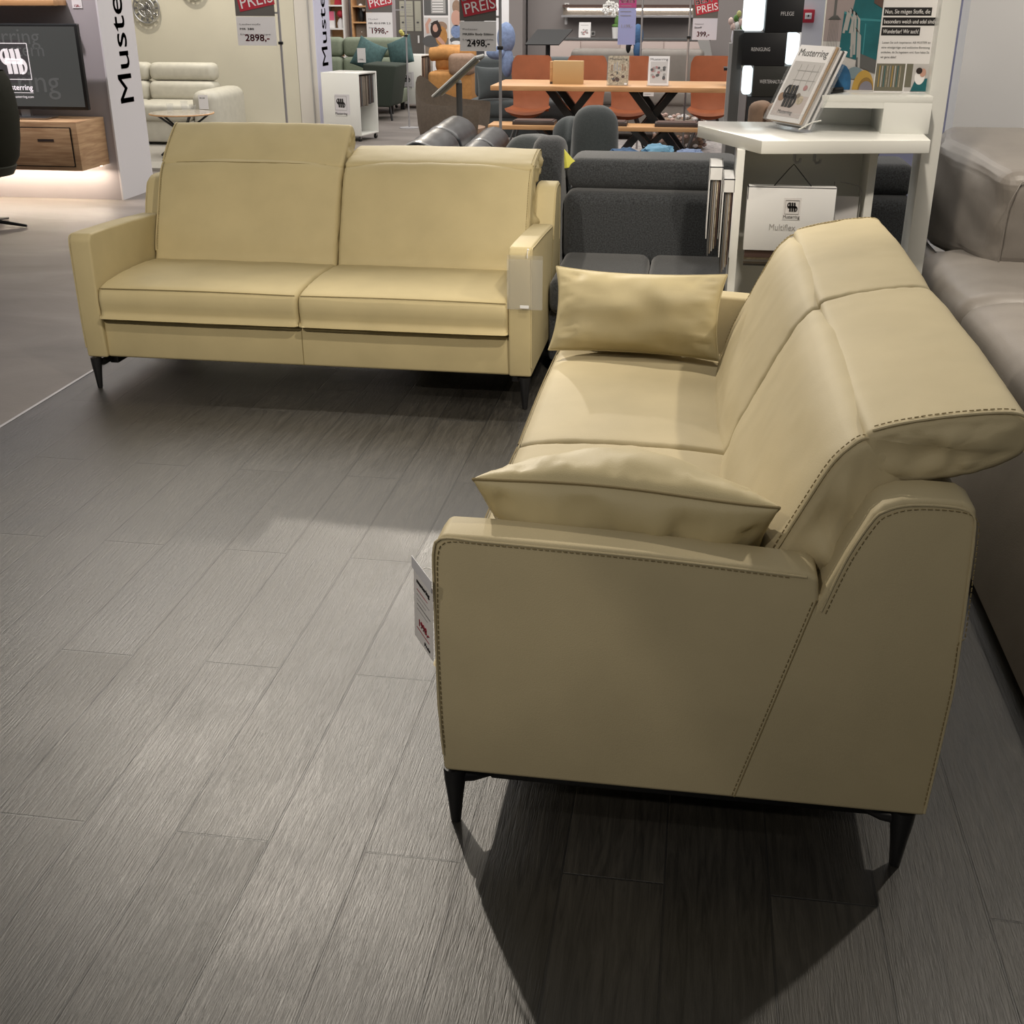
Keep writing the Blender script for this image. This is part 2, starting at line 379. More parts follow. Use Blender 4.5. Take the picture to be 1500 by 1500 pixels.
def stitches(b, path, m, off=(0, 0, 0), dash=.0075, gap=.004, r=.0011):
    P = [Vector(p)+Vector(off) for p in path]; pos = 0; k = dash+gap
    D = [0]
    for i in range(1, len(P)): D.append(D[-1]+(P[i]-P[i-1]).length)
    j = 0
    def at(d):
        nonlocal j
        while j < len(D)-2 and D[j+1] < d: j += 1
        return P[j].lerp(P[j+1], min(1, (d-D[j])/max(1e-9, D[j+1]-D[j])))
    d = .004
    while d+dash < D[-1]:
        a = at(d); c = at(d+dash); b.tube([a, (a+c)/2, c], r, m, n=4); d += k

def cushion(name, w, h, t, m, parent=None, seed=0, wr=.012, pipe=True, nu=44, nv=30, fold=True, mpipe=None):
    """scatter pillow in its local xz plane (x width, z height), thickness along y"""
    bm = bmesh.new(); sides = []
    def edge(u, v):
        x = w/2*u*(1-.07*(1-abs(v)**2.2)); z = h/2*v*(1-.09*(1-abs(u)**2.2))
        return x, z
    for sgn in (1, -1):
        g = {}
        for i in range(nu+1):
            for j in range(nv+1):
                u = math.sin(math.pi/2*(2*i/nu-1)*.98)/math.sin(math.pi/2*.98); v = math.sin(math.pi/2*(2*j/nv-1)*.96)/math.sin(math.pi/2*.96)
                border = i in (0, nu) or j in (0, nv)
                x, z = edge(u, v)
                th = t/2*max(0, (1-u*u))**.42*max(0, (1-v*v))**.5
                k = (1-u*u)*(1-v*v)
                wn = noise.noise(Vector((x*9+seed, z*13, sgn*3)))*wr*min(1, k*4)
                cr = (abs(u)**3)*(abs(noise.noise(Vector((u*3+seed, v*7, sgn)))))*wr*1.6*min(1, k*8)
                ev = (abs(v)**4)*abs(noise.noise(Vector((u*8+seed, v*2, sgn*5))))*wr*2.2*min(1, k*8)
                y = 0 if border else sgn*(max(0, th+wn-cr-ev)+.001)
                if fold and sgn == -1 and not border: y += .03*math.exp(-((x-.06-z*.35)/.018)**2)*max(0, v)*min(1, k*4)
                y += .010*math.sin(u*2.3+seed)*(1 if abs(v) > .0 else 1)
                if border and sgn == -1: g[i, j] = sides[0][i, j]
                else: g[i, j] = bm.verts.new((x, y, z))
        sides.append(g)
        for i in range(nu):
            for j in range(nv):
                f = [g[i, j], g[i+1, j], g[i+1, j+1], g[i, j+1]]
                bm.faces.new(f if sgn == -1 else f[::-1])
    G = sides[0]
    loop = [G[i, 0].co.copy() for i in range(nu)]+[G[nu, j].co.copy() for j in range(nv)]+[G[i, nv].co.copy() for i in range(nu, 0, -1)]+[G[0, j].co.copy() for j in range(nv, 0, -1)]
    bmesh.ops.recalc_face_normals(bm, faces=bm.faces[:])
    b = MB(); b.merge(bm, m); o = b.build(name, parent, ang=80)
    if pipe:
        p = MB(); p.tube(loop, .0032, mpipe or m, n=6, closed=True); p.build('piping', o)
    return o

def place(o, c, ax, ay, az):
    """orient an object with the given world axes"""
    M = Matrix.Identity(4)
    for i, a in enumerate((ax, ay, az)):
        a = Vector(a).normalized()
        for k in range(3): M[k][i] = a[k]
    M.translation = Vector(c); o.matrix_world = M
    return o

def basis(nrm, up=(0, 0, 1), c=(0, 0, 0)):
    """matrix taking local x-right, -y facing, z-up onto a surface whose outward normal is nrm"""
    n = Vector(nrm).normalized(); z = Vector(up); z = (z-n*z.dot(n)).normalized(); y = -n; x = y.cross(z)
    M = Matrix.Identity(4)
    for i, a in enumerate((x, y, z)):
        for k in range(3): M[k][i] = a[k]
    M.translation = Vector(c); return M
#@@SOFA
# ------------------------------------------------------------------ the two olive sofas
def rot2(p, c, a):
    dx, dz = p[0]-c[0], p[1]-c[1]; ca, sa = math.cos(a), math.sin(a)
    return (c[0]+dx*ca-dz*sa, c[1]+dx*sa+dz*ca)

ARM = [(.013, .145), (.001, .30), (.0, .50), (.004, .655), (.022, .682), (.10, .682), (.40, .672), (.69, .655), (.711, .645), (.712, .585), (.593, .145)]
WING = [(.597, .145), (.716, .585), (.755, .70), (.788, .775), (.805, .795), (.835, .808), (.88, .812), (.935, .81), (.958, .797), (.966, .76), (.978, .45), (.966, .145)]
BACK = [(.578, .44), (.585, .50), (.605, .565), (.632, .625), (.663, .695), (.69, .755), (.722, .822), (.748, .856), (.775, .878), (.80, .872), (.84, .835), (.86, .79), (.872, .68), (.875, .55), (.875, .44), (.73, .435)]
HEAD = [(.778, .878), (.786, .893), (.83, .908), (.90, .924), (.97, .935), (1.018, .938), (1.042, .928), (1.052, .900), (1.047, .868), (1.01, .838), (.94, .812), (.87, .799), (.825, .797), (.797, .815), (.783, .845)]
SEAT = [(.022, .322), (.005, .345), (-.006, .385), (-.004, .425), (.010, .452), (.030, .462), (.12, .474), (.27, .480), (.45, .476), (.60, .462), (.66, .44), (.665, .34), (.62, .322)]

def make_sofa(L, label, loc, rz, heads, lea, sti, group):
    t = thing('leather_sofa', label, 'sofa', loc, rz, group)
    AW = .094
    rail = MB(); rail.box((AW-.004, .026, .145), (L-AW+.004, .93, .312), lea, .012, 3)
    rail.box((L/2-.0015, .0245, .150), (L/2+.0015, .030, .306), sti); rail.build('base_frame', t)
    bk = MB(); bk.box((AW-.004, .84, .16), (L-AW+.004, .962, .775), lea, .02, 3); bk.build('back_panel', t)
    for s in (0, 1):
        x0, x1 = (0, AW) if s == 0 else (L-AW, L)
        xo = 0 if s == 0 else L; sg = -1 if s == 0 else 1
        a = MB(); a.prism(ARM[:-2]+[(.716, .60)]+WING[2:], 'x', x0, x1, lea, .013, 4)
        xp = xo+sg*.0012-sg*.003
        arm = a.build('side_panel', t)
        st = MB()
        top = resample([(.011, .16), (.006, .22), (.003, .28), (.001, .36), (.0, .44), (.0, .50), (.001, .58), (.004, .655), (.022, .681), (.10, .681), (.40, .671), (.69, .654)], 90, False)
        q = [(xo-sg*.004, p.x+.002, p.y-.002) for p in top]
        st.tube([(xo+sg*.0002, p.x+.005*max(0, min(1, (42-i)/20)), p.y-.008*max(0, min(1, (i-22)/20))) for i, p in enumerate(top[2:])], .0026, lea, n=6)
        stitches(st, [(xo+sg*.0012, p.x+.010, p.y-.013) for p in top[4:-3]], sti)
        wing = arm
        w = resample([(.722, .585), (.755, .695), (.790, .772), (.808, .790), (.838, .802), (.88, .806), (.93, .804), (.954, .792), (.961, .76), (.966, .66), (.970, .56), (.973, .45), (.970, .35), (.966, .25), (.962, .16)], 100, False)
        st.tube([(xo+sg*.0002, p.x, p.y-.006) for p in w], .0026, lea, n=6)
        stitches(st, [(xo+sg*.0012, p.x-(.004 if i > 60 else -.007), p.y-.013) for i, p in enumerate(w[:-2])], sti)
        dn = resample([(.600, .15), (.655, .37), (.712, .60)], 40, False); st.tube([(xo-sg*.0003, p.x, p.y) for p in dn], .0016, sti, n=5)
        stitches(st, [(xo+sg*.0008, p.x-.006, p.y) for p in dn], sti)
        st.build('stitching', wing)
    half = (L-2*AW)/2
    for k in (0, 1):
        x0 = AW+k*half+.0015; x1 = AW+(k+1)*half-.0015
        cu = soft('seat_cushion', SEAT, x0, x1, .022, lea, t, bulge=.004, nx=46, n=64, wr=.0022, ws=6, capwr=.003, seed=3+k*5+L, seams=((.008, .452, .004, .006), (-.004, .334, .003, .005)))
        p = MB(); sm = [(x0+.010+(x1-x0-.02)*i/40, .004-.003*math.sin(math.pi*i/40), .4545+.004*math.sin(math.pi*i/40)) for i in range(41)]
        p.tube(sm, .0022, sti, n=5); p.build('front_seam', cu)
        bc = soft('back_cushion', BACK, x0+.002, x1-.002, .022, lea, t, bulge=.022, nx=46, n=80, wr=.0028, ws=7, capwr=.022, cap=.008, seed=20+k*7+L, seams=((.775, .882, .006, .012),))
        a = R(heads[k]); pv = (.800, .862)
        hp = [rot2(p_, pv, a) for p_ in HEAD]
        hr = soft('headrest', hp, x0+.002, x1-.002, .018, lea, t, bulge=.008, nx=46, n=72, wr=.0024, ws=7, capwr=.022, cap=.008, seed=41+k*3+L)
        cz = MB(); cp = rot2((.781, .8795), pv, a*.5); cz.tube([(x0+.05+(x1-x0-.10)*i/20, cp[0]-(.022 if a else .010)*(1-abs(i/10-1)**3)-.003, cp[1]+(.011 if a else .0125)*(1-abs(i/10-1)**3)+.001) for i in range(21)], .0045 if a else .0035, sti, n=5); (cz.build('crease_shade', hr) if a else cz.bm.free())  # dark tube stands in for the shade in the raised headrest's crease
        for side, xe, sg in ((('l', x0+.004, -1),) if k == 0 else (('r', x1-.004, 1),)):
            sb = MB(); bp = resample(BACK[1:10], 60, False)
            pth = [(xe-sg*.0045, p_.x-.0005, p_.y+.0005) for p_ in bp]
            sb.tube(pth, .003, lea, n=6); stitches(sb, [(q[0]-sg*.010, q[1]-.0035, q[2]+.003) for q in pth], sti)
            sb.build('stitching', bc)
            sh = MB(); hh = resample([rot2(q, pv, a) for q in HEAD[1:9]], 60, False)
            pth = [(xe-sg*.003, p_.x, p_.y+.001) for p_ in hh]
            sh.tube(pth, .003, lea, n=6); stitches(sh, [(q[0]-sg*.010, q[1], q[2]+.0035) for q in pth[:46]], sti)
            sh.build('stitching', hr)
    # black legs with curved brackets and rails under the ends
    for sx in (0, 1):
        xb = .075 if sx == 0 else L-.075
        rl = MB(); rl.box((xb-.02, .10, .095), (xb+.02, .90, .146), BLK, .004); rl.build('under_rail', t)
        for sy in (0, 1):
            yl = .03 if sy == 0 else .93; xl = .028 if sx == 0 else L-.028; yr = .17 if sy == 0 else .79
            g = MB(); g.lathe([(.009, 0), (.011, .003), (.0175, .07), (.022, .105), (.024, .135), (.0235, .1395), (.0, .1395)], BLK, (xl, yl, 0), 20)
            g.tube([(xl, yl, .118), (xl+(xb-xl)*.35, yl+(yr-yl)*.25, .112), (xl+(xb-xl)*.75, yl+(yr-yl)*.62, .122), (xb, yr, .136)], [.017, .016, .015, .011], BLK, n=10)
            g.build('leg', t)
    return t

sofa_l = make_sofa(1.97, 'olive leather two-seat sofa at the back, one headrest raised, acrylic pocket on its arm', (-2.60, 4.555, 0), 0, (28, 0), LEA, STI, None)
sofa_r = make_sofa(2.14, 'olive-beige leather sofa in the foreground seen from its side, two cushions on its seat', (-.450, 4.04, 0), R(-90), (0, 0), LEA2, STI2, None)

CUL = mat('cushion_leather', (.46, .39, .225), .5, spec=.38, noise_s=5, noise_a=.06, bump=.2, bump_s=420)
ph = .36; av = Vector((.02, -.74, .67)).normalized(); nv_ = Vector((0, .75, .66))
c1 = cushion('scatter_cushion', .575, ph, .25, CUL, seed=2, mpipe=STI2, wr=.018)
ax = Vector((.56, -.035, .022)).normalized(); nn = av.cross(ax) * 1
place(c1, Vector((-.092, 2.005, .745))-av*(ph/2*.93), ax, av.cross(ax), av)
tag(c1, 'olive scatter cushion leaning on the near armrest of the foreground sofa', 'cushion')
c2 = cushion('scatter_cushion', .575, .285, .16, CUL, seed=9, wr=.014, fold=False)
a2 = Vector((.03, .42, .91)).normalized(); x2 = Vector((.56, -.03, -.012)).normalized(); x2 = (x2-a2*x2.dot(a2)).normalized()
place(c2, (-.172, 3.835, .622), x2, a2.cross(x2), a2)
tag(c2, 'olive scatter cushion standing against the far armrest of the foreground sofa', 'cushion')

# price tag on the foreground sofa's near arm
tg = MB()
tg.box((0, -.0008, 0), (.105, 0, .165), WPAP); tg.box((-.002, -.004, .158), (.107, -.0028, .184), mat('clear_tag_sleeve', (.7, .7, .75), .15)); 
tg.text('mustering', .02, .135, .009, INK, w=.07, y=-.001, bold=.02)
for i, (w_, m_) in enumerate(((.06, RINK), (.07, GINK), (.05, GINK), (.075, INK), (.06, GINK))): tg.rect(.018, .118-i*.011, .018+w_, .1195-i*.011, m_, -.001, .0004)
tg.text('1998,-', .03, .04, .015, RINK, w=.055, y=-.001, bold=.02); tg.rect(.015, .028, .085, .030, RINK, -.001, .0004)
tg.text('Preis', .06, .010, .008, INK, w=.03, y=-.001)
tg.tube([(.05, -.002, .18), (.065, .004, .190), (.085, .012, .194)], .0012, WPL, n=6)
tg.M = Matrix.Identity(4)
o = tg.build('price_tag'); M = Matrix.Identity(4)
place(o, (-.540, 1.958, .475), (.86, -.50, 0), (.50, .86, .0), (0, 0, 1))
o.matrix_world = Matrix.Translation((-.508, 1.985, .412)) @ Matrix.Rotation(R(-57), 4, 'Z') @ Matrix.Rotation(R(3), 4, 'Y')
tag(o, 'white hanging price tag at the front of the foreground sofa near armrest', 'price tag')

# acrylic pocket on the back sofa's arm
ap = thing('acrylic_pocket', 'clear acrylic leaflet pocket hanging from the right arm of the back sofa', 'leaflet pocket', (-.655, 4.545, .44))
b = MB(); b.box((-.072, -.006, 0), (.072, -.004, .20), CLEAR); b.box((-.072, .0, 0), (.072, .002, .215), CLEAR); b.box((-.072, -.006, -.002), (.072, .002, .0), CLEAR); b.build('pocket', ap)
b = MB(); b.box((-.018, -.009, .004), (.018, -.0065, .016), WPL); b.build('white_clip', ap)
b = MB(); b.tube([(.010, -.004, .205), (.010, -.003, .225), (.012, .004, .245)], .0015, WPL, n=6); b.lathe([(.004, 0), (.004, .003)], WPL, (.012, .002, .236), 10); b.build('hanging_pin', ap)
#@@BG
# ------------------------------------------------------------------ walls
def wall(name, lo, hi, m): b = MB(); b.box(lo, hi, m); return struct(b.build(name))
CLEAR.node_tree.nodes['Principled BSDF'].inputs['Alpha'].default_value = .08
CLEAR.node_tree.nodes['Principled BSDF'].inputs['Transmission Weight'].default_value = 0
CLEAR.node_tree.nodes['Principled BSDF'].inputs['Base Color'].default_value = (.6, .62, .64, 1)
wall('wall_left', (-9, 9.45, 0), (-4.835, 10.05, 3.2), PWALL)
wall('wall_far_left', (-9, 14.4, 0), (-4.87, 14.7, 3.2), BWALL)
b = MB(); b.box((-4.865, 14.4, 0), (-4.63, 15.0, 3.2), CWALL); b.box((-4.70, 14.385, 0), (-4.685, 14.4, 3.2), GREY1); struct(b.build('wall_corner'))
wall('wall_end_left', (-9, 10.05, 0), (-8.8, 14.4, 3.2), BWALL)
wall('wall_back', (-9, 21, 0), (7, 21.2, 3.2), DWALL)
wall('wall_back_mauve', (-7, 20.85, 0), (-5.25, 21, 3.2), PWALL)
wall('wall_middle', (-2.35, 16.5, 0), (3.2, 16.7, 3.2), TWALL)
b = MB(); b.box((-2.56, 16.2, 0), (-2.38, 16.7, 3.2), TWALL); struct(b.build('wall_pilaster'))
wall('wall_right', (1.38, 7.0, 0), (5, 7.2, 3.2), WWALL)
b = MB(); b.box((-3.15, 19, 0), (-2.85, 19.3, 3.2), WWALL); struct(b.build('wall_column'))
b = MB(); b.box((-3.62, 20.3, 0), (-3.2, 20.5, 3.2), WWALL); struct(b.build('wall_column'))
b = MB(); b.box((.70, 9.5, 0), (.90, 9.7, 3.2), WWALL); struct(b.build('wall_pillar'))
wall('wall_lilac', (.95, 9.2, 0), (2.2, 9.3, 3.2), mat('lilac_wall_paint', (.42, .43, .62), .85))

# free-standing lettered boards
fb = MB(); fb.box((-4.835, 9.44, 0), (-4.82, 10.05, 3.1), FIN)
M = basis((1, 0, 0), c=(-4.82, 9.45, 0))
fb.text('Musterring', .415, .765, .245, INK, y=0, rot=math.pi/2, bold=.010, M=M)
o = fb.build('lettered_board'); tag(o, 'tall white board with upright black lettering beside the television wall', 'sign')
fb = MB(); fb.box((-4.63, 14.4, 0), (-4.62, 15.0, 3.1), mat('cool_white_board', (.55, .55, .68), .7))
M = basis((1, 0, 0), c=(-4.62, 14.4, 0))
fb.text('Musterring', .44, .80, .235, INK, y=0, rot=math.pi/2, bold=.010, M=M)
o = fb.build('lettered_board'); tag(o, 'narrow bluish white board with upright black lettering behind the swatch trolley', 'sign')

# ------------------------------------------------------------------ television corner
t = thing('media_console', 'floating knotty oak media console under the television with light below', 'cabinet', (-5.65, 9.45, .30))
b = MB(); b.box((-.75, -.48, 0), (.75, -.012, .375), OAK, .003); b.build('body', t)
for x0, x1 in ((-.72, -.005), (.005, .70)):
    b = MB(); b.box((x0, -.487, .03), (x1, -.478, .335), BLK); b.build('shadow_gap', t)
    b = MB(); b.box((x0+.008, -.494, .038), (x1-.008, -.48, .327), OAK, .002); d = b.build('door', t)
    xm = x1-.22; b = MB(); b.box((xm-.07, -.4955, .225), (xm+.07, -.493, .245), DWOOD); b.build('grip_slot', d)
b = MB(); b.box((-.7, -.07, -.016), (.7, -.05, -.001), LED); b.build('light_strip', t)

t = thing('television', 'flat television showing a white emblem on a grey screen, left of the lettered board', 'television', (-5.47, 9.22, .68))
b = MB(); b.box((-.575, -.02, .065), (.575, .02, .71), BLKP, .006); b.box((-.575, -.021, .70), (.575, -.0, .712), CHROME); b.build('frame', t)
b = MB(); b.rect(-.55, .09, .55, .69, SCREEN, -.02, .002)
b.text('stern', -.02, .47, .10, SCRG, y=-.0222); b.text('Musterring', -.50, .56, .12, SCRG, y=-.0222); b.text('ring', .0, .2, .17, SCRG, y=-.0222)
b.rect(-.135, .27, .115, .59, SCRD, -.022, .001)
b.logo(-.01, .43, .20, SCRI, -.0235, frame=SCRI, fh=.135)
b.text('Musterring', -.01, .215, .042, SCRI, y=-.0225, w=.26, align='CENTER', bold=.01); b.rect(-.14, .192, .12, .196, SCRI, -.0225)
b.text('www.musterring.com', -.01, .155, .018, SCRI, y=-.0225, w=.25, align='CENTER')
b.build('screen', t)
b = MB(); b.box((-.24, -.10, .0), (.24, .10, .012), CHROME, .004); b.box((-.03, .0, .01), (.05, .03, .08), CHROME); b.build('stand', t)
o = MB(); o.box((-6.2, 9.25, 1.52), (-5.09, 9.45, 1.56), OAKT, .002); o = o.build('wall_shelf'); tag(o, 'light oak wall shelf above the television', 'shelf')
o = MB(); o.box((-5.04, 9.445, 1.50), (-4.955, 9.45, 1.62), WPAP); o.text('128,-', -5.02, 1.51, .018, RINK, y=9.4445, w=.05); o = o.build('price_card'); tag(o, 'small white price card on the wall above the television corner', 'price card')

def star_base(b, m, r=.30, n=4, z=.02, hub=.38, a0=.4):
    for k in range(n):
        a = a0+2*math.pi*k/n; b.tube([(0, 0, z+.04), (r*.5*math.cos(a), r*.5*math.sin(a), z+.02), (r*math.cos(a), r*math.sin(a), z)], [.018, .014, .010], m, n=8)
    b.tube([(0, 0, z), (0, 0, hub)], .022, m, n=12)
t = thing('swivel_armchair', 'dark olive swivel chair at the left edge of the photo, partly cut off', 'armchair', (-5.27, 8.12, 0))
prof = [(0, .42), (.30, .40), (.36, .5), (.37, .75), (.345, 1.0), (.30, 1.10)]
bm_ = MB(); bb = bmesh.new(); ring = []
for z_, r_ in ((.36, .16), (.40, .24), (.50, .31), (.62, .335), (.78, .355), (.92, .35), (1.04, .33), (1.10, .30)):
    ring.append([bb.verts.new((r_*math.cos(a), r_*math.sin(a)*.95, z_)) for a in [R(-60+i*300/20) for i in range(21)]])
for A, B in zip(ring, ring[1:]):
    for j in range(20): bb.faces.new([A[j], A[j+1], B[j+1], B[j]])
bmesh.ops.solidify(bb, geom=bb.faces[:], thickness=.05); bm_.merge(bb, DOL); bm_.build('shell', t)
b = MB(); b.lathe([(.10, .36), (.25, .38), (.28, .44), (.26, .47), (.0, .48)], DOL); b.build('seat', t)
b = MB(); star_base(b, BLK, .31, 4, .012, .38, R(3)); b.build('swivel_base', t)

# ------------------------------------------------------------------ clocks, cream sofa, glass table
def clock(cx, cz, r, label):
    t = thing('wall_clock', label, 'clock', (cx, 14.39, cz))
    b = MB(); M = Matrix.Rotation(R(90), 4, 'X')
    b.tube([(r*math.cos(a), -.03, r*math.sin(a)) for a in [2*math.pi*i/40 for i in range(40)]], .012, CHROME, n=8, closed=True); b.tube([(r*.62*math.cos(a), -.03, r*.62*math.sin(a)) for a in [2*math.pi*i/32 for i in range(32)]], .006, CHROME, n=6, closed=True)
    b.box((-.01, -.03, -.01), (.01, 0, .01), CHROME); b.build('ring_frame', t)
    b = MB()
    for k in range(12):
        a = 2*math.pi*k/12; c, s = math.cos(a), math.sin(a)
        b.box((-.012, -.034, -.016), (.012, -.028, .016), GREY2, M=Matrix.Translation((r*.8*c, 0, r*.8*s))@Matrix.Rotation(-a+math.pi/2, 4, 'Y'))
        b.tube([(r*.62*c, -.03, r*.62*s), (r*c, -.03, r*s)], .004, CHROME, n=5)
    b.build('numerals', t)
    b = MB()
    for (x, z, q) in ((-.04, .03, .05), (.04, .035, .045), (-.035, -.045, .045), (.045, -.04, .05), (0, 0, .03)):
        for f in (1, .62): b.tube([(x+q*f*math.cos(a), -.025, z+q*f*math.sin(a)) for a in [2*math.pi*i/16 for i in range(16)]], .005, CHROME, n=5, closed=True)
        for i in range(5): a = i*1.2566; b.tube([(x, -.025, z), (x+q*math.cos(a), -.025, z+q*math.sin(a))], .003, CHROME, n=4)
    b.build('gear_wheels', t)
    b = MB(); b.tube([(0, -.04, 0), (.06, -.04, .08)], .005, GREY2, n=5); b.tube([(0, -.04, 0), (-.10, -.04, -.02)], .004, GREY2, n=5); b.build('hands', t)
clock(-6.71, 1.45, .165, 'round skeleton wall clock with open gears above the cream sofa'); clock(-6.10, 1.70, .15, 'dark round wall clock cut off by the top edge, right of the gear clock')

def bgsofa(name, label, x0, x1, y0, y1, zs, zb, m, arms=(1, 1), armw=.25, armh=.62, split=2, rolls=2, cat='sofa', leg=BLK, seat_t=.18, z0=.12, headd=.0):
    L = x1-x0; D = y1-y0; t = thing(name, label, cat, ((x0+x1)/2, y0, 0)); h = L/2
    ax0 = -h+(armw if arms[0] else 0); ax1 = h-(armw if arms[1] else 0)
    b = MB(); b.box((ax0, .04, z0), (ax1, D-.02, zs-seat_t+.01), m, .02); b.build('base', t)
    w = (ax1-ax0)/split
    for k in range(split):
        b = MB(); b.box((ax0+k*w+.003, .0, zs-seat_t), (ax0+(k+1)*w-.003, D-.22, zs), m, .05, 4); b.build('seat_cushion', t)
        zh = (zb-zs)/rolls
        for r in range(rolls):
            b = MB(); y_ = D-.30+.05*r; b.box((ax0+k*w+.004, y_, zs+r*zh-(.02 if r == 0 else 0)), (ax0+(k+1)*w-.004, D-.02, zs+(r+1)*zh), m, min(.07, zh*.35), 4); b.build('back_cushion' if r < rolls-1 or rolls == 1 else 'headrest', t)
    for s, on in ((-1, arms[0]), (1, arms[1])):
        if on:
            xa, xb = (-h, -h+armw) if s < 0 else (h-armw, h)
            b = MB(); b.box((xa, -.01, z0), (xb, D-.05, armh), m, armw*.35, 5); b.build('armrest', t)
    for sx in (-h+.08, h-.08):
        for y_ in (.08, D-.12):
            b = MB(); b.box((sx-.03, y_, 0), (sx+.03, y_+.05, z0+.01), leg); b.build('leg', t)
    return t
wall_pl = MB(); wall_pl.box((-8.8, 11.15, 0), (-4.87, 14.4, .03), PLAT); struct(wall_pl.build('floor_platform'))
bgsofa('recliner_sofa', 'cream leather recliner sofa with stacked roll backs below the clocks', -7.6, -5.36, 12.95, 13.95, .47, .87, CLEA, armw=.30, armh=.62, rolls=2, z0=.06)
o = MB(); o.box((0, 0, 0), (.11, .004, .15), WPAP); o.text('MR 380', .015, .11, .014, INK, w=.06); o = o.build('price_tag'); o.location = (-5.55, 12.925, .43); tag(o, 'white price tag on the arm of the cream recliner sofa', 'price tag')
t = thing('coffee_table', 'round glass-top coffee table with black spider legs before the cream sofa', 'table', (-5.42, 12.15, .03))
b = MB(); b.lathe([(.0, .415), (.325, .415), (.33, .42), (.33, .43), (.325, .435), (.0, .435)], mat('pale_glass_top', (.45, .40, .33), .08, spec=.8), n=40); b.tube([(.33*math.cos(a), .33*math.sin(a), .425) for a in [2*math.pi*i/40 for i in range(40)]], .008, OAKT, n=6, closed=True); b.build('tabletop', t)
for k in range(5):
    a = R(20+72*k); b = MB(); b.tube([(.28*math.cos(a), .28*math.sin(a), .415), (0, 0, .22), (-.26*math.cos(a+.3), -.26*math.sin(a+.3), .012)], .012, BLK, n=6); b.build('leg', t)
for i, (dx, dy, h_, nm) in enumerate(((-.1, -.05, .09, 'clear glass tumbler on the coffee table, left one'), (.03, .02, .11, 'clear glass tumbler on the coffee table, middle and tallest'), (.14, -.03, .08, 'clear glass tumbler on the coffee table, right one'))):
    b = MB(); b.lathe([(.03, 0), (.04, h_), (.037, h_), (.027, .008)], CLEAR, n=16); o = b.build('glass_tumbler'); o.location = (-5.42+dx, 12.15+dy, .468); tag(o, nm, 'glass', 'tumblers on the glass coffee table')

# ------------------------------------------------------------------ price signs on poles
def price_sign(label, px, Y, x0, x1, ztop, zmid, zbot, price, lines, price_m=RINK, paper=WPAP, ink_w=.62, best=False, zpole=3.0):
    t = thing('price_sign', label, 'price sign', (px, Y, 0)); a, c = x0-px, x1-px; w = c-a
    b = MB(); b.tube([(0, 0, .01), (0, 0, zpole)], .011, ALU, n=10); b.lathe([(.13, 0), (.13, .008), (.02, .014), (.0, .014)], ALU, n=24); b.build('pole', t)
    b = MB(); b.box((a+w*.5, -.006, zbot+.1), (a+w*.54, -.002, ztop), GREY2) if False else b.box((-.02 if c < 0 else -.02, -.02, zbot+.01), (.02, .012, zbot+.035), BLKP, .003)
    b.box((min(a, 0)+.02, -.004, zmid+.02), (max(c, 0)-.0, .0, zmid+.035), ALU); b.build('clamp', t)
    b = MB(); b.box((a, -.012, zmid), (c, -.006, ztop), GCARD)
    M = Matrix.Translation((a+w*.5, 0, zmid+w*.36))@Matrix.Rotation(R(-11), 4, 'Y')
    b.box((-w*.42, -.0145, -w*.19), (w*.50, -.0125, w*.50), RCARD, M=M)
    b.text('PREIS', -w*.36, -w*.13, w*.27, WINK, w=w*.84, y=-.0150, M=M); b.text('BEST', -w*.38, w*.21, w*.22, WINK, w=w*.74, y=-.0150, bold=.04, M=M)
    b.build('header_card', t)
    b = MB(); b.box((a, -.0125, zbot), (c, -.0065, zmid-.004), paper); hh = zmid-zbot
    for i, l in enumerate(lines): b.text(l, a+w*.08, zmid-hh*(.30+.17*i), hh*(.055 if i != 1 else .07), GINK if i != 1 else INK, w=w*min(.85, .06*len(l)), y=-.0127, bold=.02 if i == 1 else 0)
    b.text(price, a+w*.20, zbot+hh*.16, hh*.22, price_m, w=w*ink_w, y=-.0127, bold=.03); b.build('price_card', t)
    return t
price_sign('price sign reading 2898,- on a pole before the beige wall', -3.865, 11, -4.272, -3.90, 1.95, 1.42, 1.17, '2898,-', ['Ledersofa', 'MR 380', 'Elementgruppe'])
price_sign('price sign reading 1998,- on a pole before the right end of the sage sofa', -3.775, 15.5, -4.285, -3.945, 1.9, 1.395, 1.10, '1998,-', ['Modell', 'MR 4510 MR 2.5', 'Stoff'])
price_sign('price sign reading 2498,- on a pole in the middle of the aisle', -1.487, 9.0, -1.785, -1.515, 1.8, 1.425, 1.22, '2498,-', ['Polster', 'MR380s Body Edition', 'Leder Longlife'], price_m=INK)
price_sign('price sign reading 399,- on a pole left of the black display tower', -.172, 12.79, -.14, .105, 1.75, 1.385, 1.18, '399,-', ['Sessel', 'Stoff'], paper=LIL, ink_w=.5)
t = thing('price_sign', 'tall lilac price sign with pink header hanging before the sideboard', 'price sign', (-.695, 13.62, 0))
b = MB(); b.tube([(0, 0, .01), (0, 0, 3)], .011, ALU, n=10); b.lathe([(.13, 0), (.13, .008), (.0, .014)], ALU, n=24); b.build('pole', t)
b = MB(); b.box((-.255, -.012, 1.10), (-.065, -.006, 1.6), mat('lilac_card', (.33, .36, .62), .6)); b.box((-.255, -.014, 1.47), (-.065, -.0122, 1.56), mat('pink_card', (.42, .06, .20), .6)); b.text('SERIES', -.235, 1.52, .03, WINK, w=.15, y=-.0145, bold=.03)
for z_ in (1.485, 1.43, 1.39): b.rect(-.235, z_, -.12, z_+.006, GINK, -.0142)
b.text('1.199,-', -.22, 1.27, .035, GINK, w=.12, y=-.013); b.build('price_card', t)

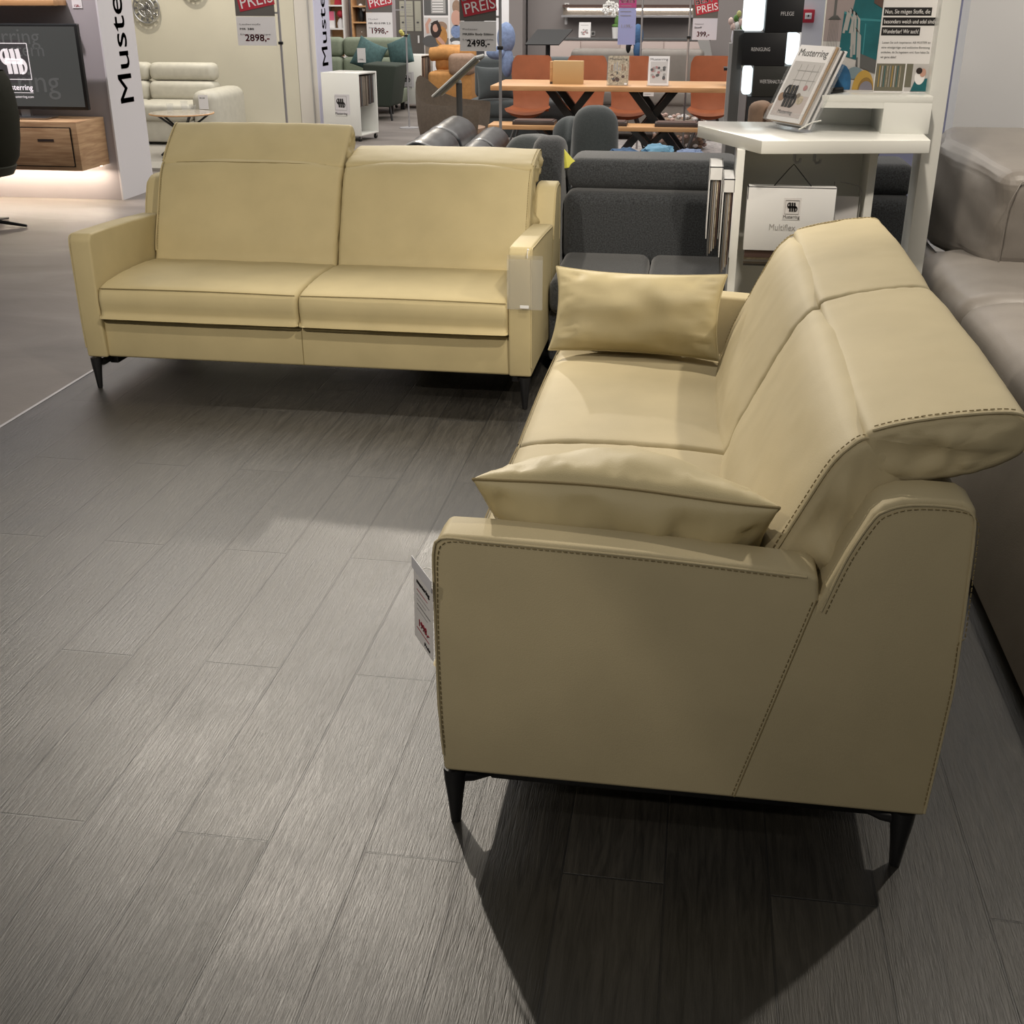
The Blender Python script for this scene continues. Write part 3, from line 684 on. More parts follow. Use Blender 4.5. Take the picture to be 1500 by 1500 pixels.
# ------------------------------------------------------------------ swatch trolleys
def trolley(label, loc, rz):
    t = thing('swatch_trolley', label, 'trolley', loc, rz); W, D, H = .50, .45, .70; z0 = .065
    b = MB(); b.box((0, 0, z0), (W, .018, z0+H), WHT, .002); b.box((.17, -.0015, z0+H*.34), (.37, 0, z0+H*.66), FIN)
    b.logo(.25, z0+H*.52, .105, INK, -.002, frame=GREY1, fh=.078); b.text('Musterring', .25, z0+H*.335, .026, INK, w=.16, y=-.002, align='CENTER'); b.rect(.17, z0+H*.31, .33, z0+H*.314, GREY1, -.001); b.build('front_panel', t)
    b = MB(); b.box((0, D-.018, z0), (W, D, z0+H), WHT, .002); b.build('back_panel', t)
    b = MB(); b.box((0, .018, z0+H-.018), (W, D-.018, z0+H), WHT, .002); b.build('top_panel', t)
    b = MB(); b.box((0, .018, z0), (W, D-.018, z0+.018), WHT, .002); b.build('bottom_panel', t)
    b = MB(); b.box((.01, .02, z0+.02), (.022, D-.02, z0+H-.02), GREY3); b.build('side_panel', t)
    for k in range(9):
        c_ = random.choice([TAUP, DWOOD, PBROWN, GREY2, TAN]); y_ = .05+k*.036+(.03 if k > 3 else 0); hh = .30+random.random()*.03
        b = MB(); b.box((.08, y_, z0+H-.05-hh), (W-.015, y_+.022, z0+H-.04), c_, .002); b.build('fabric_swatch', t)
    for x_ in (.05, W-.03):
        for y_ in (.03, D-.03):
            b = MB(); b.tube([(x_-.012, y_, .028), (x_+.012, y_, .028)], .028, BLKP, n=16); b.box((x_-.014, y_-.012, .03), (x_+.014, y_+.012, z0), CHROME); b.build('caster', t)
    return t
trolley('white swatch trolley with emblem, the nearer one behind the back sofa', (-4.74, 14.70, 0) if False else (-4.46, 14.0, 0), R(-13))
trolley('white swatch trolley with emblem, the farther one beside the price pole', (-4.72, 18.35, 0), R(-10))

# ------------------------------------------------------------------ far left-middle: sage sofa, shelves, posters
t = bgsofa('fabric_sofa', 'sage green fabric sofa with teal cushions behind the nearer trolley', -6.3, -4.42, 17.3, 18.2, .48, 1.02, SAGE, arms=(0, 0), rolls=2)
def cush(label, c, w, h, th, m, rz=0, lean=-15, roll=0, cat='cushion', seed=1):
    o = cushion('scatter_cushion', w, h, th, m, seed=seed, nu=16, nv=12, wr=.006, fold=False, pipe=False); o.location = c; o.rotation_euler = (R(lean), R(roll), rz); tag(o, label, cat); return o
cush('teal cushion propped at the right end of the sage sofa, nearer one', (-4.76, 17.25, .80), .42, .42, .16, TEAL, R(10), seed=3, roll=25)
cush('teal cushion propped at the right end of the sage sofa, farther one', (-4.32, 17.35, .84), .42, .40, .16, TEAL, R(-20), seed=5, roll=-20)
o = MB(); o.box((0, 0, 0), (.12, .004, .19), WPAP); o.text('1998,-', .02, .03, .02, INK, w=.08); o = o.build('price_tag'); o.location = (-4.86, 17.0, .72); tag(o, 'white price tag hanging before the teal cushions of the sage sofa', 'price tag')
t = thing('dark_armchair', 'dark green armchair side with black leg right of the nearer trolley', 'armchair', (-4.36, 16.35, 0))
b = MB(); b.prism([(-.25, .18), (.12, .18), (.22, .72), (-.25, .74)], 'y', 0, .7, mat('dark_green_fabric', (.035, .045, .035), .9), .03); b.build('body', t)
for x_ in (-.2, .1): b = MB(); b.tube([(x_, .06, .19), (x_+.03, .03, .0)], .015, BLK, n=6); b.build('leg', t)

def shelving(name, label, x0, x1, y, zs, m, items, side):
    t = thing(name, label, 'bookcase', ((x0+x1)/2, y, 0)); h = (x1-x0)/2
    b = MB(); b.box((-h, .28, 0), (h, .30, 1.9), side); b.build('back_panel', t)
    for s in (-h, h-.025): b = MB(); b.box((s, 0, 0), (s+.025, .28, 1.9), m); b.build('side_panel', t)
    for z_ in zs: b = MB(); b.box((-h+.025, 0, z_-.012), (h-.025, .28, z_+.012), m); b.build('shelf', t)
    return t
shelving('bookcase', 'white bookcase with oak back panels at the far wall', -6.36, -6.03, 20.4, (.05, .62, 1.07, 1.43, 1.85), mat('bright_white_lacquer', (.85, .83, .80), .4, emit=(1, .95, .9), es=.0), None, OAKT)
shelving('bookcase', 'oak bookcase with dark box and vases, right of the white one', -5.90, -5.62, 20.4, (.05, .93, 1.17, 1.42, 1.85), OAKT, None, TAUP)
def item(kind, label, cat, mk, loc):
    b = MB(); mk(b); o = b.build(kind); o.location = loc; tag(o, label, cat); return o
item('figurine', 'small white figurine on the lower visible shelf of the white bookcase', 'figurine', lambda b: b.lathe([(.05, 0), (.07, .04), (.045, .10), (.02, .13), (.035, .17), (.0, .20)], WPAP, n=14), (-6.22, 20.5, 1.082-.45))
item('figurine', 'white cone-shaped ornament on the shelf below the pink box', 'figurine', lambda b: b.lathe([(.08, 0), (.07, .05), (.02, .13), (.03, .16), (.0, .19)], WPAP, n=14), (-6.26, 20.5, .632))
item('gift_box', 'white and pink box standing on the middle shelf of the white bookcase', 'box', lambda b: (b.box((0, 0, 0), (.10, .08, .26), WPAP, .003), b.box((.0, -.002, .12), (.10, .0, .26), mat('pink_print', (.7, .15, .25), .6))), (-6.33, 20.5, 1.082))
item('ornament', 'red and white ornament beside the pink box on the white bookcase', 'ornament', lambda b: (b.lathe([(.05, 0), (.06, .08), (.03, .14), (.0, .16)], WPAP, n=14), b.ball((0, 0, .22), .06, RCARD)), (-6.12, 20.5, 1.082))
item('red_pouch', 'red pouch on the top visible shelf of the white bookcase', 'pouch', lambda b: b.prism([(0, 0), (.14, 0), (.10, .20), (.03, .16)], 'y', 0, .08, RCARD, .01), (-6.22, 20.5, 1.442))
item('vase', 'black vase with white blossoms on the oak bookcase', 'vase', lambda b: (b.lathe([(.04, 0), (.06, .10), (.035, .18), (.04, .20)], BLKP, n=14), b.ball((0, 0, .24), .04, PETAL), b.ball((.05, 0, .19), .035, PETAL)), (-5.76, 20.5, 1.182))
item('storage_box', 'brown storage box with round knob on the oak bookcase', 'box', lambda b: (b.box((-.1, 0, 0), (.1, .15, .20), TAUP, .003), b.ball((0, -.008, .08), .01, PETAL, sub=1)), (-5.76, 20.5, .942))
item('potted_plant', 'small yellow-green plant showing above the teal cushions', 'plant', lambda b: (b.box((-.06, -.06, -.86), (.06, .06, 0), OAKT), b.lathe([(.07, 0), (.09, .12), (.0, .12)], CARD, n=14), [b.ball((.05*math.cos(k*2.1), .05*math.sin(k*2.1), .14+.03*(k % 3)), .04, mat('yellow_leaf', (.45, .42, .12), .7), sub=1) for k in range(7)]), (-4.75, 19.3, .86))
# info board with cards
t = thing('notice_board', 'dark grey board with pale information sheets behind the 1998 sign', 'notice board', (-5.0, 20.9, 0))
b = MB(); b.box((-.3, -.03, .1), (.36, 0, 2.2), GCARD); b.build('board', t)
for (x0, x1, z0_, z1_) in ((-.18, .05, 1.27, 1.50), (-.18, .05, 1.03, 1.26), (.08, .19, 1.03, 1.50)):
    b = MB(); b.box((x0, -.036, z0_), (x1, -.031, z1_), mat('cream_sheet', (.45, .44, .36), .7))
    for k in range(4): b.rect(x0+.02, z0_+.05+k*.04, x1-.03, z0_+.058+k*.04, GREY1, -.0365)
    b.rect(x0+.03, z0_+.12, x0+.07, z0_+.15, GREY2, -.037); b.build('info_sheet', t)
for x_ in (-.16, .12): b = MB(); b.box((x_, -.04, .84), (x_+.03, -.031, .96), WPAP); b.build('handle', t)
# picture posters
def poster_woman():
    t = thing('wall_poster', 'large photo poster with a dark-haired woman in orange leaning on an armchair', 'poster', (-4.3, 20.0, 0))
    b = MB(); b.box((-.27, 0, .1), (.40, .03, 2.2), WPAP); b.build('backing', t)
    b = MB(); b.rect(-.26, .70, .14, 1.26, GREY3, 0); b.rect(-.26, .70, .14, .95, TAUP, -.001); b.ell(-.16, .90, .14, .09, GREY2, -.002); b.ell(.02, 1.12, .10, .08, TAN, -.002)
    b.ell(.02, .98, .10, .15, MUST, -.003); b.stroke([(-.2, 1.02), (-.22, 1.15), (-.16, 1.24)], .05, SKIN, -.0035); b.stroke([(-.06, .98), (.04, .88), (.08, .80)], .06, SKIN, -.004)
    b.ell(-.07, 1.08, .09, .13, HAIR, -.0045); b.ell(-.075, 1.10, .045, .06, SKIN, -.006); b.stroke([(-.14, 1.15), (-.05, 1.20), (.01, 1.05)], .05, HAIR, -.0065)
    b.build('photo_print', t)
    b = MB(); b.rect(-.26, 1.29, .14, 2.1, GREY2, 0); b.rect(-.14, 1.32, .10, 2.0, GREY1, -.001)
    for k in range(6): b.rect(-.12, 1.34+k*.04, .06, 1.352+k*.04, WINK, -.002)
    b.build('text_print', t)
    b = MB(); b.rect(.17, .72, .39, 2.0, GREY3, 0); b.ell(.28, 1.42, .07, .10, TAN, -.002); b.ell(.27, 1.25, .08, .12, SKIN, -.003); b.ell(.27, 1.05, .09, .10, PERI, -.003); b.ell(.27, .92, .11, .05, GREY2, -.002); b.ell(.27, .88, .08, .03, WINK, -.003); b.build('second_print', t)
poster_woman()
t = thing('mustard_lounge', 'mustard fabric lounge sofa with rolled cushion in front of the photo poster', 'sofa', (-3.76, 18.0, 0))
b = MB(); b.box((-.32, 0, .12), (.35, .8, .55), MUST, .06, 4); b.build('seat', t)
b = MB(); b.box((-.32, .5, .5), (.3, .8, .90), MUST, .10, 5); b.build('backrest', t)
for x_ in (-.25, .27):
    b = MB(); b.box((x_-.02, .1, 0), (x_+.02, .7, .13), BLK); b.build('leg', t)
b = MB(); b.box((.0, -.05, .5), (.38, .3, .80), TAN, .08, 5); b.build('armrest', t)
b = MB(); b.tube([(-.3, .25, .78), (-.1, .2, .80), (.12, .25, .78)], .10, MUST, n=14); b.build('bolster', t)

# ------------------------------------------------------------------ middle: armchairs, display stands
t = thing('tub_armchair', 'taupe fabric tub armchair left of the 2498 price pole', 'armchair', (-2.37, 11.6, 0), R(70))
b = MB(); bb = bmesh.new(); rg = []
for z_, r_ in ((.18, .27), (.30, .33), (.45, .36), (.60, .37), (.74, .375), (.82, .37)):
    row = []
    for i in range(25):
        a = R(-40+i*290/24); hz = z_ if z_ < .5 else .5+(z_-.5)*(.45+.75*math.exp(-(((-40+i*290/24)-95)/42)**2))
        row.append(bb.verts.new((r_*math.cos(a), r_*math.sin(a), hz)))
    rg.append(row)
for A, B in zip(rg, rg[1:]):
    for j in range(24): bb.faces.new([A[j], A[j+1], B[j+1], B[j]])
bmesh.ops.solidify(bb, geom=bb.faces[:], thickness=.07); b.merge(bb, TAUP); b.build('shell', t)
b = MB(); b.lathe([(.0, .25), (.28, .26), (.31, .34), (.30, .42), (.0, .45)], TAN, n=28); b.build('seat', t)
b = MB(); star_base(b, BLK, .28, 4, .015, .26); b.build('base', t)
t = bgsofa('fabric_sofa', 'dark grey sofa with loose cushion behind the orange dining chairs', -2.62, -1.25, 13.45, 14.25, .52, .95, CHAR2, arms=(0, 0), rolls=1)
cush('dark grey cushion resting on the sofa left of the orange chairs', (-2.30, 13.55, .70), .42, .36, .18, CHAR2, R(25), seed=8)
o = MB(); bb = bmesh.new()
o.ball((0, 0, .12), (.10, .09, .16), PERI, sub=3); o.ball((-.10, -.01, -.03), (.12, .08, .07), PERI, sub=3); o.ball((.01, 0, -.12), (.07, .07, .16), PERI, sub=3); o = o.build('draped_jacket'); o.location = (-2.14, 13.35, 1.05); tag(o, 'light blue garment draped upright behind the 2498 price pole', 'jacket')
# tilted info stand, side-on
t = thing('info_stand', 'tilted information stand on a grey post seen from its side, near the trolley', 'stand', (-1.70, 8.5, 0))
b = MB(); b.tube([(0, 0, .01), (0, 0, 1.03)], .022, GREY2, n=12); b.lathe([(.16, 0), (.16, .008), (.0, .012)], GREY2, n=24); b.ball((0, 0, 1.035), .02, WHT); b.build('post', t)
M = Matrix.Translation((.0, 0, 1.075))@Matrix.Rotation(R(-40), 4, 'Y')
b = MB(); b.box((-.20, -.16, -.008), (.20, .16, .008), mat('olive_grey_plate', (.16, .16, .14), .5), .003, M=M); b.tube([M@Vector(q) for q in ((-.20, -.16, .008), (.20, -.16, .008), (.20, .16, .008), (-.20, .16, .008))], .008, WHT, n=6, closed=True); b.box((-.18, -.02, -.02), (.18, .02, -.008), CHROME, M=M); b.build('display_plate', t)
t = thing('lectern_stand', 'black lectern stand with tilted plate behind the orange chairs', 'stand', (-1.84, 14.6, 0))
b = MB(); b.tube([(0, 0, .01), (0, 0, 1.10)], .028, BLK, n=12); b.lathe([(.18, 0), (.18, .01), (.0, .014)], BLK, n=24); b.build('post', t)
b = MB(); M = Matrix.Translation((0, 0, 1.14))@Matrix.Rotation(R(38), 4, 'X')@Matrix.Scale(1.08, 4); b.prism([(-.24, -.12), (.13, -.12), (.26, .12), (-.13, .12)], 'z', -.006, .006, BLK, M=M); b.tube([M@Vector((-.03, .02, -.008)), M@Vector((.06, .02, -.008))], .006, CHROME, n=6); b.build('plate', t)

# ------------------------------------------------------------------ dining table, display bench, chairs
def xlegs(t, x, zt, y0, y1, w=.205, r=.045):
    for s in (-1, 1):
        b = MB()
        M = Matrix.Identity(4)
        b.prism([(x+s*w-r, zt), (x+s*w+r, zt), (x-s*w*2+r, 0), (x-s*w*2-r, 0)], 'y', y0 if s < 0 else y0+.09, y0+.08 if s < 0 else y0+.17, BLK); b.build('leg', t)
        b = MB(); b.prism([(x+s*w*.9-r, zt), (x+s*w*.9+r, zt), (x-s*w*1.95+r, 0), (x-s*w*1.95-r, 0)], 'y', y1-.08 if s < 0 else y1-.17, y1 if s < 0 else y1-.09, BLK); b.build('leg', t)
t = thing('dining_table', 'long orange oak dining table on crossed black legs before the orange chairs', 'table', (-.90, 11.8, 0))
b = MB(); b.box((-1.15, 0, .745), (1.15, .92, .79), OAKT, .004); b.build('tabletop', t); xlegs(t, -.385, .745, .15, .77); xlegs(t, .43, .745, .15, .77)
t = thing('display_bench', 'low orange oak bench with crossed black legs in front of the dining table', 'bench', (-.90, 11.3, 0))
b = MB(); b.box((-1.09, 0, .435), (1.10, .34, .475), OAKT, .004); b.build('benchtop', t); xlegs(t, -.45, .435, .0, .34, .15, .032); xlegs(t, .44, .435, .0, .34, .15, .032)

t = thing('dining_chair', 'cognac leather dining chair, leftmost of the four behind the table', 'chair', (-1.84, 13.15, 0), 0, 'cognac dining chairs behind the table')
b = MB(); bb = bmesh.new(); rg = []
for z_, y_, hw, cv in ((.44, .02, .20, .03), (.50, .07, .195, .04), (.60, .10, .20, .045), (.70, .12, .215, .05), (.82, .15, .225, .05), (.93, .18, .22, .045), (.985, .195, .195, .035), (1.0, .20, .17, .03)):
    rg.append([bb.verts.new((hw*(i/8-1), y_-cv*(abs(i/8-1)**2), z_)) for i in range(17)])
for A, B in zip(rg, rg[1:]):
    for j in range(16): bb.faces.new([A[j], A[j+1], B[j+1], B[j]])
bmesh.ops.solidify(bb, geom=bb.faces[:], thickness=.035); b.merge(bb, ORA); b.build('backrest', t)
b = MB(); bb = bmesh.new(); rg = []
for y_, hw, z_ in ((-.42, .15, .40), (-.44, .20, .435), (-.40, .225, .46), (-.25, .235, .455), (-.08, .225, .45), (.06, .20, .46)):
    rg.append([bb.verts.new((hw*(i/8-1), y_, z_+.035*abs(i/8-1)**2)) for i in range(17)])
for A, B in zip(rg, rg[1:]):
    for j in range(16): bb.faces.new([A[j], A[j+1], B[j+1], B[j]])
bmesh.ops.solidify(bb, geom=bb.faces[:], thickness=.05); b.merge(bb, ORA); b.build('seat', t)
for sx in (-1, 1):
    for y0_, y1_ in ((-.30, -.42), (-.05, .12)): b = MB(); b.tube([(sx*.08, y0_, .42), (sx*.23, y1_, 0)], [.014, .009], GREY2, n=8); b.build('leg', t)
ch = t
for x_, l in ((-1.25, 'cognac leather dining chair, second from left, behind the light wooden box'), (-.77, 'cognac leather dining chair, third from left, behind the brochures'), (.08, 'cognac leather dining chair at the right end of the table')):
    dup(ch, (x_, 13.15 if x_ < 0 else 13.30, 0), 0, l)

b = MB(); b.box((0, 0, 0), (.30, .10, .215), mat('light_wood_board', (.55, .36, .17), .5), .004); b.box((-.03, .015, .0), (.0, .10, .21), OAKT, .003); b.box((-.025, .004, -.0), (.29, .02, .02), DWOOD)
o = b.build('sample_box'); o.location = (-1.475, 12.1, .79); tag(o, 'light wooden sample box standing on the dining table', 'box')
def brochure_stand(label, x, y, z, w, h, paper, cover, rz=0, cat='brochure'):
    t = thing('brochure_holder', label, 'brochure holder', (x, y, z), rz)
    M = Matrix.Rotation(R(-14), 4, 'X')
    b = MB(); b.box((-w/2-.01, .004, 0), (w/2+.01, .007, h*.8), CLEAR, M=M); b.box((-w/2-.01, -.03, 0), (w/2+.03, .0, .004), CLEAR); b.box((-w/2-.01, .0, 0), (w/2+.03, .10, .004), CLEAR); b.build('acrylic_stand', t)
    b = MB(); b.box((-w/2, -.010, .006), (w/2, .002, h), paper, M=M); cover(b, w, h, M); b.build('brochure', t)
def cov1(b, w, h, M):
    b.text('Musterring', -w*.42, h*.86, h*.075, GREY2, w=w*.84, y=-.0105, M=M)
    random.seed(4)
    for k in range(16): b.ell(random.uniform(-.35, .35)*w, random.uniform(.15, .45)*h, w*.08, h*.05, random.choice([GREY2, GREY1, SAND, PBROWN]), -.0105-.0001*k, M=M, t=.0004)
    for k in range(6): b.rect((-.35+.13*k)*w, h*.5, (-.28+.13*k)*w, h*random.uniform(.6, .8), random.choice([GREY1, TAN]), -.0105, .0004, M=M)
    b.rect(w*.32, h*.03, w*.45, h*.09, WINK, -.0105, .0006, M=M)
brochure_stand('sand-coloured brochure upright on the dining table', -.82, 11.95, .79, .20, .275, SAND, cov1)
def cov2(b, w, h, M):
    b.text('Musterring', -w*.42, h*.86, h*.075, GREY2, w=w*.84, y=-.0105, M=M); b.rect(-w*.4, h*.1, w*.42, h*.82, GREY3, -.0105, .0004, M=M)
    random.seed(9)
    for k in range(22): b.ell(random.uniform(-.33, .33)*w, random.uniform(.2, .65)*h, w*.07, h*.045, random.choice([GREY2, GREY1, mat('printed_rose', (.4, .2, .2), .6)]), -.011-.0001*k, M=M, t=.0004)
brochure_stand('white brochure with room photo in clear stand, right one on the dining table', -.43, 11.95, .79, .20, .275, WPAP, cov2)
b = MB(); b.box((0, 0, 0), (.10, .003, .035), WPAP); b.rect(.01, .015, .07, .02, GREY1, 0); o = b.build('shelf_label'); o.location = (-.56, 11.796, .71); tag(o, 'small white label under the front edge of the dining table', 'label')
for i, (x0, x1, l) in enumerate(((-1.76, -1.36, 'dark wood sample tray at the left end of the bench'), (-1.08, -.68, 'dark wood sample tray in the middle of the bench'), (-.42, -.02, 'dark wood sample tray at the right end of the bench'))):
    t = thing('sample_tray', l, 'tray', ((x0+x1)/2, 11.33, .475), 0, 'dark sample trays on the bench')
    b = MB(); b.box((-.2, 0, 0), (.2, .22, .035), DWOOD, .003); b.build('tray', t); b = MB(); b.box((-.18, .01, .035), (.18, .20, .042), PBROWN, .002); b.build('sample_sheet', t)
b = MB(); b.box((-1.5, 12.5, 0), (.9, 14.5, .012), RUGP, .003); o = b.build('rug'); tag(o, 'pale mottled pattern rug under the dining chairs', 'rug')
b = MB()
random.seed(5)
b.lathe([(.2, 0), (.27, .06), (.29, .18), (.27, .30), (.0, .34)], TAUP, n=24)
for k in range(150):
    a = random.uniform(0, 6.283); z_ = random.uniform(.04, .36); r_ = .28 if z_ < .3 else random.uniform(0, .27)
    b.ball((r_*math.cos(a), r_*math.sin(a), min(z_, .34)), (.035, .035, .025), random.choice([GREY3, TAN, mat('pebble_rose', (.45, .32, .28), .7)]), sub=1)
o = b.build('pebble_pouf'); o.location = (-.22, 13.75, .012); tag(o, 'pouf covered in pinkish pebble felt between the two right chairs', 'pouf')
bgsofa('leather_sofa', 'grey leather sofa standing between the dining chairs and the sideboard', -1.62, .0, 14.5, 15.3, .58, 1.0, GLEA, arms=(0, 0), rolls=1)

# ------------------------------------------------------------------ sideboard wall
t = thing('sideboard', 'long pale pink-white sideboard with dark top at the taupe wall', 'sideboard', (-.95, 15.75, 0))
b = MB(); b.box((-1.05, 0, .12), (1.0, .45, 1.07), PINKC, .002); b.build('body', t); b = MB(); b.box((-1.06, -.01, 1.07), (1.01, .46, 1.09), GREY2); b.build('top', t)
for k, (x0, x1, z0_, z1_) in enumerate(((-1.04, -.62, .14, 1.06), (-.61, -.12, .93, 1.06), (-.61, -.12, .14, .92), (-.11, .43, .14, 1.06), (.44, .99, .14, 1.06))):
    b = MB(); b.box((x0, -.012, z0_), (x1, 0, z1_), PINKC, .002); b.build('door' if k != 1 else 'drawer', t)
b = MB(); b.box((-.9, .05, 0), (.9, .40, .12), GREY2); b.build('plinth', t)
t = thing('wall_panel_shelf', 'wall-mounted shelf panel with long warm light strip above the sideboard', 'shelf', (-1.02, 16.49, 1.33))
b = MB(); b.box((-.86, -.03, -.0), (.85, 0, .15), TAUP); b.build('panel', t); b = MB(); b.box((-.86, -.22, .0), (.85, -.03, .025), ALU); b.build('shelf_board', t)
b = MB(); b.box((-.80, -.05, .085), (.82, -.035, .10), LEDW); b.build('light_strip', t); b = MB(); b.box((-.86, -.10, .115), (.85, -.03, .15), PBROWN); b.build('valance', t)
for x_, z_, l, c_ in ((-1.83, 1.47, 'small wall socket plate at the top left end of the lit shelf', 'socket'), (-1.60+.12, 1.13, 'small socket plate on the wall beside the brochure on the sideboard', 'socket')):
    b = MB(); b.box((-.03, -.01, -.03), (.03, 0, .03), GREY3, .003); b.ball((0, -.01, 0), (.018, .006, .018), GREY2, sub=2); o = b.build('socket_plate'); o.location = (x_, 16.46 if z_ > 1.4 else 16.5, z_); tag(o, l, c_)
b = MB(); b.box((0, 0, 0), (.035, .03, .09), WPL, .008); o = b.build('wall_lamp'); o.location = (-1.85, 16.4, 1.24); tag(o, 'small white cylinder lamp below the left end of the lit shelf', 'lamp')
def cov3(b, w, h, M):
    for k in range(12): b.ell(random.uniform(-.25, .25)*w, random.uniform(.2, .55)*h, w*.08, h*.05, random.choice([mat('printed_rose', (.4, .2, .2), .6), GREY1]), -.011-.0001*k, M=M, t=.0004)
    b.rect(-w*.35, h*.8, w*.3, h*.83, GREY1, -.0105, .0005, M=M)
brochure_stand('white brochure with small pink picture standing on the sideboard', -1.535, 15.9, 1.09, .15, .19, WPAP, cov3)
t = thing('potted_orchid', 'white orchid in a white pot on the sideboard', 'plant', (-1.14, 15.9, 1.09))
b = MB(); b.lathe([(.035, 0), (.048, .13), (.043, .13), (.0, .12)], WPL, n=20); b.build('pot', t)
b = MB(); b.tube([(0, 0, .12), (.01, 0, .25), (-.02, 0, .38), (-.10, 0, .42), (-.17, 0, .36)], .004, GREENP, n=6); b.ball((.03, 0, .20), (.05, .02, .07), GREENP); b.ball((.0, 0, .15), (.05, .03, .02), GREENP); b.build('stem', t)
random.seed(3)
for (x_, z_) in ((-.14, .37), (-.10, .41), (-.05, .40), (.0, .38), (-.12, .31), (-.07, .34), (-.02, .33), (.03, .34), (-.15, .33), (-.03, .28)):
    b = MB()
    for k in range(5): a = 1.2566*k+x_*9; b.ball((x_+.02*math.cos(a), -.02+random.uniform(-.02, .02), z_+.02*math.sin(a)), (.018, .008, .018), PETAL, sub=1)
    b.build('blossom', t)
b = MB(); b.ball((.05, 0, .12), (.07, .07, .13), BLU, sub=3); b.ball((.06, -.03, -.03), (.05, .05, .10), BLU, sub=3); b.ball((-.04, -.02, .10), (.055, .06, .10), mat('black_fabric', (.01, .01, .012), .8), sub=3); b.ball((-.05, -.02, .0), (.03, .05, .07), MATS['black_fabric'], sub=2)
o = b.build('draped_jacket'); o.location = (-.84, 14.6, 1.04); tag(o, 'blue and black jacket heaped on the back of the grey leather sofa', 'jacket')
t = thing('desk_easel', 'grey folding stand leaning below the 399 price sign', 'stand', (.05, 15.42, 0))
b = MB(); b.prism([(-.16, 1.12), (-.02, 1.14), (.12, .6), (.30, .0), (.22, .0), (.02, .62)], 'y', 0, .02, GREY1); b.build('front_frame', t); b = MB(); b.tube([(-.05, .03, 1.1), (-.10, .27, 0)], .012, GREY2, n=6); b.build('rear_leg', t)
for x_ in (.32, .62):
    pass
t = thing('side_table', 'small black side table right of the 399 price sign', 'table', (.33, 12.2, 0))
b = MB(); b.box((-.14, -.12, .93), (.14, .12, .955), BLK); b.build('top', t); b = MB(); b.box((-.02, -.02, 0), (.02, .02, .93), BLK); b.box((-.12, -.1, 0), (.12, .1, .012), BLK); b.build('pedestal', t)
b = MB(); b.box((-.03, -.03, 0), (.05, .03, .17), mat('cream_shade', (.55, .53, .42), .7), .004); o = b.build('candle_holder'); o.location = (.33, 12.2, .955); tag(o, 'cream square candle holder on the small black side table', 'candle holder')

# ------------------------------------------------------------------ black display tower, pillar alarm, flowers
t = thing('display_tower', 'black display tower of offset blocks lettered PFLEGE, REINIGUNG and WERTERHALTUNG', 'display', (.40, 8.3, 0))
def tw(x0, x1, z0_, z1_, txt, tx, m=BLKP, y=0):
    b = MB(); b.box((x0-.40, y, z0_), (x1-.40, y+.26, z1_), m, .002)
    if txt: b.text(txt, tx-.40, (z0_+z1_)/2-.012, .023, WINK, w=.0125*len(txt)+.008, y=y-.0005, align='LEFT')
    b.build('block', t)
PF = mat('tower_black', (.018, .018, .020), .5)
tw(.375, .612, 1.376, 1.60, 'PFLEGE', .47, PF); tw(.245, .523, 1.172, 1.374, 'REINIGUNG', .30, PF); tw(.325, .62, .98, 1.170, 'WERTERHALTUNG', .37, mat('tower_charcoal', (.045, .045, .04), .5)); tw(.30, .60, .0, .98, '', 0, PF, .01)
for x0, x1, z0_, z1_ in ((.232, .368, 1.382, 1.58), (.526, .606, 1.178, 1.372), (.258, .322, .99, 1.165)):
    b = MB(); b.box((x0-.40, .01, z0_), (x1-.40, .20, z1_), LBOX, .02, 4); b.build('light_block', t)
b = MB(); b.box((-.22, .05, .0), (-.155, .25, 1.385), GREY2); b.build('side_column', t)
t = thing('fire_alarm', 'red square fire alarm button on the white pillar', 'fire alarm', (.735, 9.5, 1.455))
b = MB(); b.box((-.045, -.03, -.045), (.045, 0, .045), RCARD, .006); b.build('housing', t); b = MB(); b.box((-.024, -.034, -.02), (.024, -.03, .022), WPL, .003); b.ball((0, -.035, .002), (.008, .003, .008), BLKP, sub=1); b.stroke([(-.018, .002), (-.008, .002)], .003, BLKP, -.034); b.stroke([(.008, .002), (.018, .002)], .003, BLKP, -.034); b.build('call_point', t)
t = thing('flower_vase', 'blue-grey vase of pale pink lilies left of the display tower', 'vase', (.235, 10, 0))
b = MB(); b.box((-.05, -.05, 0), (.06, .05, 1.25), GREY1); b.build('pedestal', t); b = MB(); b.lathe([(.03, 1.25), (.04, 1.28), (.035, 1.34), (.0, 1.34)], LIL, n=16); b.build('vase', t)
for k, (x_, z_, m_) in enumerate(((-.05, 1.41, PETALP), (-.01, 1.43, GREENP), (.03, 1.40, PETALP), (.0, 1.38, PETAL), (-.03, 1.37, PETALP), (.045, 1.36, GREENP), (.01, 1.46, mat('lily_yellow', (.5, .5, .2), .6)))):
    b = MB(); b.tube([(0, 0, 1.33), (x_, -.01, z_)], .003, GREENP, n=4); b.ball((x_, -.015, z_), (.02, .015, .028), m_, sub=2); b.build('bloom', t)
t = thing('tan_armchair', 'tan quilted tub chair with olive shell behind the counter corner', 'armchair', (.44, 7.45, 0), R(-20))
b = MB(); b.box((-.22, -.05, .40), (.26, .35, .55), TAN, .07, 4); b.build('seat', t)
b = MB()
for k in range(4): b.box((-.22+k*.12, .12-.02*k, .50), (-.10+k*.12, .30, 1.0), TAN, .05, 4)
b.build('quilted_back', t)
